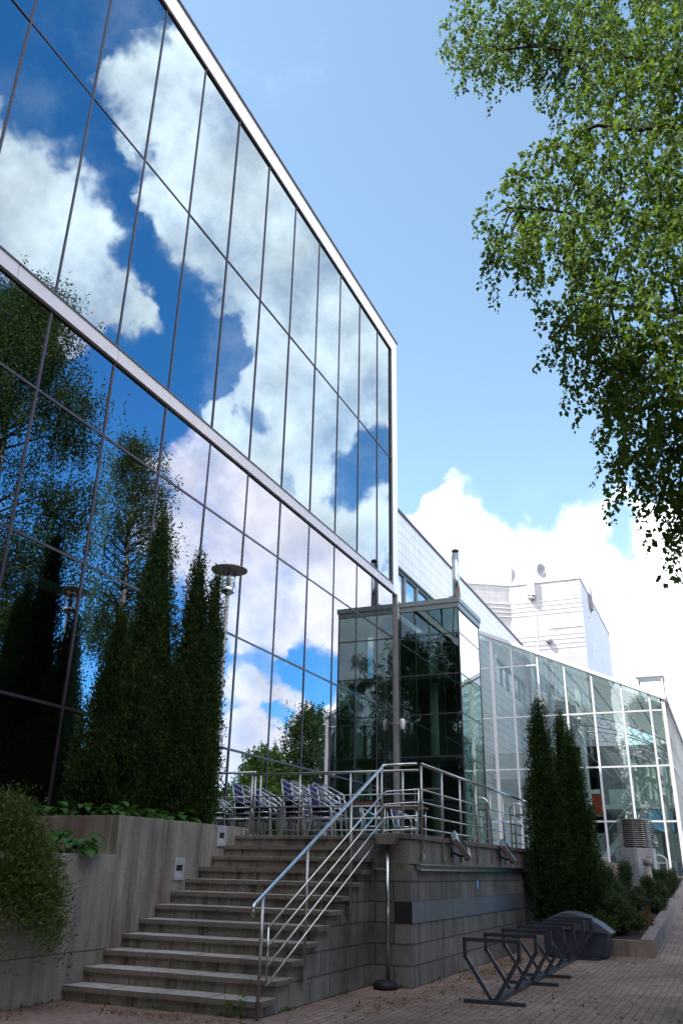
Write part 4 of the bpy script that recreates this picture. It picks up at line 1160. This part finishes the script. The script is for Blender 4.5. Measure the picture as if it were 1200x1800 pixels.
def pine(label, x, y, z0, h, r_, seed):
    t = thing('mountain_pine', label, 'shrub', (x, y, z0), 0, 'mountain pines in the stone planter')
    g = np.random.default_rng(seed)
    m = MB(); tips = []
    for i in range(13):
        a = g.random() * 6.28; e = g.uniform(.25, 1.0)
        q = r_ * (1 - .45 * e) * g.uniform(.5, 1.05)
        p0 = Vector((x, y, z0)); p1 = Vector((x + q * .6 * math.cos(a), y + q * .6 * math.sin(a), z0 + h * e * .45)); p2 = Vector((x + q * math.cos(a), y + q * math.sin(a), z0 + h * e))
        m.tube([p0, p1, p2], .03, 6, .01); tips += [(p1 * (1 - u) + p2 * u) for u in (.2, .45, .7, .9, 1.05)]
    m.build('branch', M['bark'], t)
    T_ = np.array([list(p) for p in tips]); k = 260
    idx = np.repeat(np.arange(len(T_)), k)
    P = T_[idx] + g.normal(0, .045 + .02 * r_, (len(idx), 3))
    ax = unit(g.normal(size=P.shape) + np.array([0, 0, .7]))
    sd_ = unit(np.cross(ax, g.normal(size=ax.shape)))
    L_ = g.uniform(.07, .13, len(idx))
    card_mesh('needles', P, ax, sd_, L_, L_ * .13, M['pine'], t, .0)
pine('tallest mountain pine in front of the vent cabinet', -2.85, 25.0, gz(25) + .25, 1.35, .75, 41)
pine('mountain pine nearest the front kerb of the stone planter', -2.55, 21.9, gz(21.9) + .25, .75, .6, 42)
pine('dark rounded mountain pine against the winter garden corner', -2.25, 31.0, gz(31) + .25, 1.15, .6, 43)
pine('low mountain pine behind the grit bin lid', -3.0, 23.4, gz(23.4) + .25, .9, .6, 44)
pine('small mountain pine between the concrete posts', -3.15, 27.2, gz(27) + .25, 1.0, .55, 45)
pine('sparse mountain pine on the path side of the planter', -2.2, 27.0, gz(27) + .25, .85, .5, 46)
shrub('green_shrub', 'bright green leafy shrub at the foot of the pale post by the thujas', 'shrub', -3.75, 27, gz(27) + .2, 1.0, .5, M['bright_leaf'], 3000, .09, 51, 'leafy shrubs in the stone planter', 0, .4, .5)
shrub('green_shrub', 'low leafy shrub just behind the grit bin and kerb', 'shrub', -3.05, 21.3, .3, .45, .45, M['far_leaf'], 3000, .07, 52, 'leafy shrubs in the stone planter', 0, .4, .5)
shrub('green_shrub', 'reddish brown low shrub at the path kerb', 'shrub', -2.2, 23.2, gz(23.2) + .25, .4, .3, M['litter'], 1200, .06, 53, 'leafy shrubs in the stone planter', 0, .4, .5)

def hosta(label, x, y, z0, r_, n, seed, group):
    t = thing('hosta_plant', label, 'plant', (x, y, z0), 0, group)
    g = np.random.default_rng(seed)
    m = MB()
    for i in range(n):
        a = g.random() * 6.28; q = r_ * g.uniform(.35, 1.0); L_ = g.uniform(.16, .27); W_ = L_ * g.uniform(.55, .75)
        d = Vector((math.cos(a), math.sin(a), 0)); s_ = Vector((-math.sin(a), math.cos(a), 0))
        c = Vector((x, y, z0)) + d * q * .55 + Vector((0, 0, g.uniform(.12, .42) * (1.15 - q / r_ * .5)))
        rows = []
        for u, wv in ((0, .12), (.2, .8), (.45, 1), (.72, .72), (1, .04)):
            dr = .10 * u - .32 * u * u
            for v in (-.5, 0, .5): rows.append(c + d * L_ * u + s_ * W_ * wv * v + Vector((0, 0, L_ * dr * 1.6 + (abs(v) * .16 * W_ * wv))))
        m.add(rows, [(r * 3 + v, r * 3 + v + 1, r * 3 + v + 4, r * 3 + v + 3) for r in range(4) for v in range(2)], True)
    m.build('leaf_rosette', M['hosta'], t)
    m = MB()
    for i in range(8):
        a = g.random() * 6.28; m.tube([(x, y, z0 - .03), (x + .12 * math.cos(a), y + .12 * math.sin(a), z0 + .2)], .008, 5)
    m.build('stalk', M['hosta'], t)
HG = 'hosta plants along the concrete planter'
hosta('broad leaved hosta on the low wall under the raised concrete corner', -8.42, 9.95, 1.66, .6, 46, 61, HG)
hosta('broad leaved hosta between the feathery shrub and the raised wall', -8.75, 9.75, 1.66, .55, 36, 62, HG)
for i, (x, y, lab) in enumerate([(-9.75, 10.95, 'small hosta at the back of the raised planter, near the dark facade'), (-9.2, 11.05, 'hosta at the foot of the shortest thuja'),
        (-8.65, 11.1, 'hosta behind the rusty concrete corner'), (-8.62, 11.7, 'hosta under the tallest thuja on the wall top'),
        (-8.6, 12.35, 'hosta under the slender thuja on the wall top'), (-8.55, 12.75, 'hosta nearest the upper step light')]):
    hosta(lab, x, y, 2.12, .36, 20, 70 + i, HG)

# near birch: limbs, hanging twigs and single leaves
BC = np.array([(-1.804, 8.5, 12.955, 0.42), (-1.448, 9.0, 13.771, 0.478), (-1.493, 8.5, 12.379, 0.226), (-0.947, 9.0, 13.378, 0.413), (-0.96, 9.5, 13.361, 0.322), (-0.372, 9.0, 13.198, 0.51), (0.134, 8.5, 12.071, 0.52), (0.64, 8.0, 11.188, 0.463), (-0.394, 9.5, 12.894, 0.397), (-0.586, 9.0, 11.714, 0.194), (0.023, 8.5, 11.045, 0.496), (0.5, 8.0, 10.078, 0.495), (-0.345, 8.0, 9.882, 0.281), (-0.841, 8.0, 9.711, 0.271), (-1.106, 7.8, 9.347, 0.218), (-0.582, 8.0, 9.151, 0.454), (0.009, 7.8, 9.0, 0.477), (0.436, 7.5, 8.387, 0.432), (-1.572, 8.0, 9.019, 0.159), (-1.274, 8.0, 9.048, 0.283), (-1.409, 8.0, 8.564, 0.191), (-1.397, 8.0, 8.216, 0.125), (-1.581, 8.0, 8.36, 0.077), (-1.011, 7.8, 8.352, 0.328), (-0.663, 7.6, 7.911, 0.36), (-0.215, 7.5, 7.76, 0.441), (0.251, 7.3, 7.298, 0.403), (-0.73, 7.6, 7.165, 0.236), (-0.884, 7.8, 6.825, 0.142), (-1.001, 8.0, 6.722, 0.089), (-0.453, 7.5, 6.872, 0.379), (-0.062, 7.3, 6.491, 0.395), (0.22, 7.2, 6.219, 0.331), (-0.472, 7.8, 6.506, 0.236), (-0.433, 8.5, 6.55, 0.239), (-0.148, 7.5, 5.915, 0.347), (0.116, 7.2, 5.443, 0.318), (-0.527, 9.0, 6.509, 0.183), (-0.386, 8.5, 5.895, 0.22), (-0.548, 9.0, 6.027, 0.101), (-0.131, 7.6, 5.275, 0.248), (0.028, 7.4, 4.86, 0.195), (-0.234, 8.2, 5.258, 0.136), (-0.118, 8.0, 4.996, 0.13), (-0.013, 7.8, 4.719, 0.142), (-0.012, 8.0, 4.621, 0.072), (0.989, 7.8, 10.373, 0.504), (0.776, 7.5, 8.414, 0.443), (0.556, 7.3, 6.853, 0.402), (0.373, 7.2, 5.565, 0.373), (0.206, 7.4, 4.773, 0.248), (0.421, 8.5, 13.311, 0.652), (-0.674, 9.0, 14.664, 0.685), (1.171, 8.0, 12.164, 0.563)])
bt = thing('birch_tree', 'large birch with hanging twigs of small green leaves beside the camera', 'tree', (4.2, 9.5, 0))
def near_birch():
    g = np.random.default_rng(5)
    m = MB()
    tp = [(4.2, 9.5, 0), (4.1, 9.5, 3), (3.9, 9.3, 6), (3.6, 9.1, 9), (3.3, 9.0, 12), (3.1, 9.0, 15.5)]
    m.tube(tp, .26, 14, .07); m.build('trunk', M['birch_bark'], bt)
    limbs = [[(3.95, 9.35, 5.2), (2.6, 9.0, 7.0), (1.2, 8.4, 8.1), (-.2, 8.0, 8.6), (-1.3, 7.9, 9.0)],
             [(3.6, 9.1, 8.6), (2.2, 8.8, 10.2), (.9, 8.6, 11.3), (-.6, 8.8, 12.6), (-1.9, 9.0, 13.3)],
             [(3.75, 9.2, 7.2), (2.4, 8.6, 8.8), (1.0, 8.0, 9.4), (-.2, 7.8, 9.8), (-.9, 7.8, 9.7)],
             [(4.05, 9.45, 4.0), (2.6, 8.8, 5.6), (1.2, 8.0, 6.5), (.2, 7.7, 6.9), (-.7, 7.7, 7.2)],
             [(3.3, 9.0, 11.5), (2.0, 8.6, 12.6), (.8, 8.4, 12.9), (.0, 8.6, 12.8)],
             [(4.1, 9.5, 3.4), (2.6, 9.0, 4.4), (1.2, 8.4, 5.4), (.3, 8.2, 5.7)]]
    m = MB(); samp = []
    for L_ in limbs:
        P = [Vector(p) for p in L_]
        pts = []
        for a, b in zip(P[:-1], P[1:]):
            for u in (0, .33, .66): pts.append(a.lerp(b, u) + Vector(g.normal(0, .05, 3)))
        pts.append(P[-1])
        m.tube(pts, .055, 8, .012); samp += pts
    S = np.array([list(p) for p in samp])
    # side branches from the limbs to the clusters of twigs
    for (x, y, z, r_) in BC:
        c = np.array([x, y, z + r_ * .3]); d = np.linalg.norm(S - c, axis=1) + (S[:, 2] > c[2] + 1.0) * 2 + (S[:, 0] < c[0] - .2) * 3
        p = S[d.argmin()]
        mid = (p + c) / 2 + np.array([0, 0, .12 * np.linalg.norm(p - c)])
        q = Vector(p); w1 = Vector(mid + g.normal(0, .05, 3)); w2 = Vector(c)
        m.tube([q, q.lerp(w1, .5) + Vector((0, 0, .04)), w1, w1.lerp(w2, .5), w2], .016, 6, .005)
    tw = m; Ps = []; Ax = []
    for (x, y, z, r_) in BC:
        nt_ = max(4, int(52 * (r_ / .4) ** 2))
        for i in range(nt_):
            o = g.normal(0, 1, 3); o /= np.linalg.norm(o); o *= r_ * g.random() ** .4
            o[1] *= 1.9
            p = np.array([x, y, z]) + o
            a = g.random() * 6.28
            d = np.array([math.cos(a) * .6 - .2, math.sin(a) * .6, g.uniform(-.5, .3)])
            d /= np.linalg.norm(d)
            ln = g.uniform(.25, .6) * (1 if g.random() < .8 else 1.5)
            k = int(ln / .020)
            step = ln / k
            pts = [p.copy()]
            for j in range(k):
                d = d + np.array([0, 0, -.085]) + g.normal(0, .03, 3); d /= np.linalg.norm(d)
                p = p + d * step; pts.append(p.copy())
                s_ = g.normal(0, 1, 3); s_ -= d * s_.dot(d); s_ /= np.linalg.norm(s_)
                Ps.append(p + s_ * .012); Ax.append(d * .25 + s_ * .75 + np.array([0, 0, -.55]))
            if i % 3 == 0: tw.tube([Vector(pts[q]) for q in range(0, len(pts), max(1, len(pts) // 4))], .0035, 3, .0015)
    tw.build('limb', M['bark'], bt)
    P = np.array(Ps); ax = unit(np.array(Ax) + g.normal(0, .3, (len(Ps), 3)))
    sd_ = unit(np.cross(ax, g.normal(size=ax.shape)))
    L_ = g.uniform(.034, .080, len(P))
    card_mesh('foliage', P, ax, sd_, L_, L_ * .78, M['birch'], bt, .22)
    return len(P)
print('birch leaves', near_birch())

def far_tree(label, x, y, z0, zbot, ztop, r_, n, mat_, seed, ls=.2, weep=.9, name='birch_tree', group='birches across the path', pw=.75):
    t = thing(name, label, 'tree', (x, y, z0), 0, group)
    g = np.random.default_rng(seed)
    tm = MB(); H = ztop - z0
    tm.tube([(x, y, z0 - .1), (x + .1, y, z0 + H * .3), (x - .1, y + .15, z0 + H * .6), (x, y, z0 + H * .93)], .012 * H + .05, 10, .04); tm.build('trunk', M['birch_bark'], t)
    lm = MB()
    ns = n // 14
    h = g.random(ns * 2); pr = np.sin(np.pi * np.clip(h, .0, 1) ** pw) ** .7
    keep = g.random(ns * 2) < pr + .05; h = h[keep][:ns]; pr = pr[keep][:ns]; ns = len(h)
    # whole branches carry the foliage: gather strands round branch tips
    nb_ = 110
    hb = g.uniform(.04, .98, nb_); ab = g.random(nb_) * 6.28; rb = r_ * np.sin(np.pi * hb ** pw) ** .7 * g.uniform(.45, 1.05, nb_)
    B = np.stack([x + rb * np.cos(ab), y + rb * np.sin(ab), zbot + hb * (ztop - zbot)], 1)
    for b in B:
        zz = min(max(b[2] - .35 * math.hypot(b[0] - x, b[1] - y) - .3, z0 + .5), ztop - .6)
        lm.tube([(x, y, zz), ((x + b[0]) / 2, (y + b[1]) / 2, (zz + b[2]) / 2 + .3), tuple(b)], .055, 6, .012)
    lm.build('limb', M['bark'], t)
    idb = g.integers(0, nb_, ns)
    C = B[idb] + g.normal(0, 1, (ns, 3)) * np.array([.2, .2, .13]) * r_ * .85
    k = 14
    ln = g.uniform(.5, 1.6, ns) * weep
    u = np.linspace(0, 1, k)
    P = (C[:, None, :] + np.stack([np.zeros((ns, k)), np.zeros((ns, k)), -ln[:, None] * u[None, :]], 2)).reshape(-1, 3) + g.normal(0, .09, (ns * k, 3))
    ax = unit(g.normal(0, .6, P.shape) + np.array([0, 0, -.6]))
    sd_ = unit(np.cross(ax, g.normal(size=ax.shape)))
    L_ = g.uniform(.6, 1.3, len(P)) * ls
    card_mesh('foliage', P, ax, sd_, L_, L_ * .6, mat_, t, .15)
far_tree('tall birch mirrored in the nearest lower panes of the facade', 6.0, 24.5, 0, 9.5, 28.5, 4.4, 120000, M['far_leaf'], 101, .14, 1.1)
far_tree('birch mirrored behind the tallest thuja in the facade', 6.2, 34.5, .8, 12, 25.0, 2.8, 32000, M['far_leaf'], 102, .14, 1.1)
far_tree('young birch mirrored between the facade panes and the annexe', 6.6, 60.0, 1.4, 3.0, 13.6, 3.3, 30000, M['far_leaf'], 103, .2, 1.0)
far_tree('dense dark tree mirrored at the foot of the nearest panes', 5.4, 21.0, 0, .5, 11.5, 3.4, 40000, M['thuja'], 104, .22, .8, 'spruce_tree', None, .6)
far_tree('round bright bush mirrored above the stacked chairs', 8.5, 56.0, 1.4, 1.4, 9.6, 3.2, 30000, M['bright_leaf'], 105, .22, .5, 'round_tree', None)
far_tree('wide bright tree mirrored low behind the landing railing', 9.0, 66.0, 1.4, 1.4, 7.6, 6.0, 36000, M['bright_leaf'], 106, .25, .5, 'round_tree', None)
far_tree('grey green tree mirrored behind the lamp post', 9.0, 47.0, 1.4, 1.8, 7.4, 3.0, 22000, M['far_leaf'], 107, .2, .8)
far_tree('weeping birch behind the viewer mirrored in the annexe front', -2.5, -8.5, 0, 2.5, 21, 4.6, 70000, M['far_leaf'], 108, .2, 1.5)
far_tree('second weeping birch behind the viewer, to the path side', 3.0, -12, 0, 2.5, 22, 4.8, 60000, M['far_leaf'], 109, .2, 1.5)
far_tree('third birch behind the viewer close to the glass building', -7.0, -15, 0, 2.0, 21, 4.6, 60000, M['far_leaf'], 110, .2, 1.4)

for (x, y, z1, r_, s_, lab) in ((7.6, 13.5, 14.5, 4.2, 121, 'added broad dark tree out of view past the path, shading the bike rack'), (7.2, 4.0, 14, 4.4, 122, 'added broad dark tree out of view past the path, abreast of the viewer'),
        (8.2, -4.5, 15, 4.6, 123, 'added broad dark tree out of view past the path, behind the viewer'), (4.5, -22, 16, 5.0, 124, 'unseen broad dark tree at the far end of the path')):
    far_tree(lab, x, y, 0, 1.2, z1, r_, 26000, M['far_leaf'], s_, .36, .8, 'unseen_shade_tree', 'unseen shade trees along the path')  # dense trees out of view, added to block sky light from the foreground
# ------------------------------------------------------------------ litter and weeds
def litter():
    g = np.random.default_rng(77)
    spots = [(-6.5, 9.35, 1.6, .25, 420), (-4.4, 11.4, .3, 1.5, 260), (-4.2, 16, .28, 3.2, 800), (-3.3, 15.5, .7, 3.2, 650), (-2.3, 19.6, .5, .6, 160), (-2, 12, 3, 3, 420), (-7.9, 8.0, .2, 1.2, 120)]
    P = []
    for (x, y, sx, sy_, n) in spots:
        P.append(np.stack([g.normal(x, sx * .6, n), g.normal(y, sy_ * .6, n), np.full(n, .006)], 1))
    P = np.concatenate(P)
    ok = (P[:, 0] > -8.05) & ~((P[:, 0] < -5.2) & (P[:, 1] > 9.7)) & ~((P[:, 0] < -4.55) & (P[:, 1] > 13.2)) & ~((P[:, 0] < -5.2) & (P[:, 1] > 9.5))
    ok &= ~((P[:, 1] > 19.6))
    P = P[ok]
    ax = unit(np.stack([g.normal(size=len(P)), g.normal(size=len(P)), g.uniform(0, .35, len(P))], 1))
    sd_ = unit(np.cross(ax, np.stack([g.normal(0, .25, len(P)), g.normal(0, .25, len(P)), np.ones(len(P))], 1)))
    L_ = g.uniform(.025, .06, len(P))
    tag(card_mesh('fallen_leaves', P, ax, sd_, L_, L_ * .6, M['litter'], None, .1), 'dry brown leaves lying on the paving', 'leaves', kind='stuff')
litter()
def weed(label, x, y, z, h, seed):
    t = thing('weed', label, 'plant', (x, y, z), 0, 'weeds at the bottom step')
    g = np.random.default_rng(seed); m = MB(); P = []; A = []
    for i in range(5):
        a = g.random() * 6.28; tip = Vector((x + .05 * math.cos(a), y + .05 * math.sin(a), z + h * g.uniform(.6, 1)))
        b = Vector((x, y, z)); m.tube([b, b.lerp(tip, .5), tip], .003, 4, .0015)
        for u in np.linspace(.25, 1, 6): P.append(list(b.lerp(tip, u))); A.append([g.normal(), g.normal(), .6])
    m.build('stem', M['hosta'], t)
    P = np.array(P); ax = unit(np.array(A)); sd_ = unit(np.cross(ax, g.normal(size=ax.shape))); L_ = g.uniform(.03, .06, len(P))
    card_mesh('leaves', P, ax, sd_, L_, L_ * .5, M['bright_leaf'], t, .1)
def moss_strip(pts, n, seed):
    g = np.random.default_rng(seed); P = []
    for (x0, y0, x1, y1) in pts:
        u = g.random(n); P.append(np.stack([x0 + (x1 - x0) * u + g.normal(0, .02, n), y0 + (y1 - y0) * u + g.normal(0, .02, n), np.full(n, .002)], 1))
    P = np.concatenate(P); keep = np.sin(P[:, 0] * 7.1 + P[:, 1] * 3.7) + g.normal(0, .5, len(P)) > .55; P = P[keep]
    ax = unit(g.normal(0, .6, P.shape) + np.array([0, 0, .9])); sd_ = unit(np.cross(ax, g.normal(size=ax.shape)))
    L_ = g.uniform(.02, .07, len(P))
    tag(card_mesh('wall_foot_weeds', P, ax, sd_, L_, L_ * .3, M['bush'], None, .1), 'moss and tiny weeds along the foot of the walls', 'weeds', kind='stuff')
moss_strip([(-8.06, 4, -8.06, 9.6), (-8.0, 9.72, -5.5, 9.72), (-5.24, 9.8, -5.24, 13.2), (-4.55, 13.3, -4.55, 20.3), (-5.2, 13.2, -4.6, 13.2)], 420, 9)
weed('taller small weed growing in front of the bottom step end', -5.42, 9.66, 0, .27, 1)
weed('shorter small weed beside the taller one at the bottom step', -5.62, 9.67, 0, .22, 2)
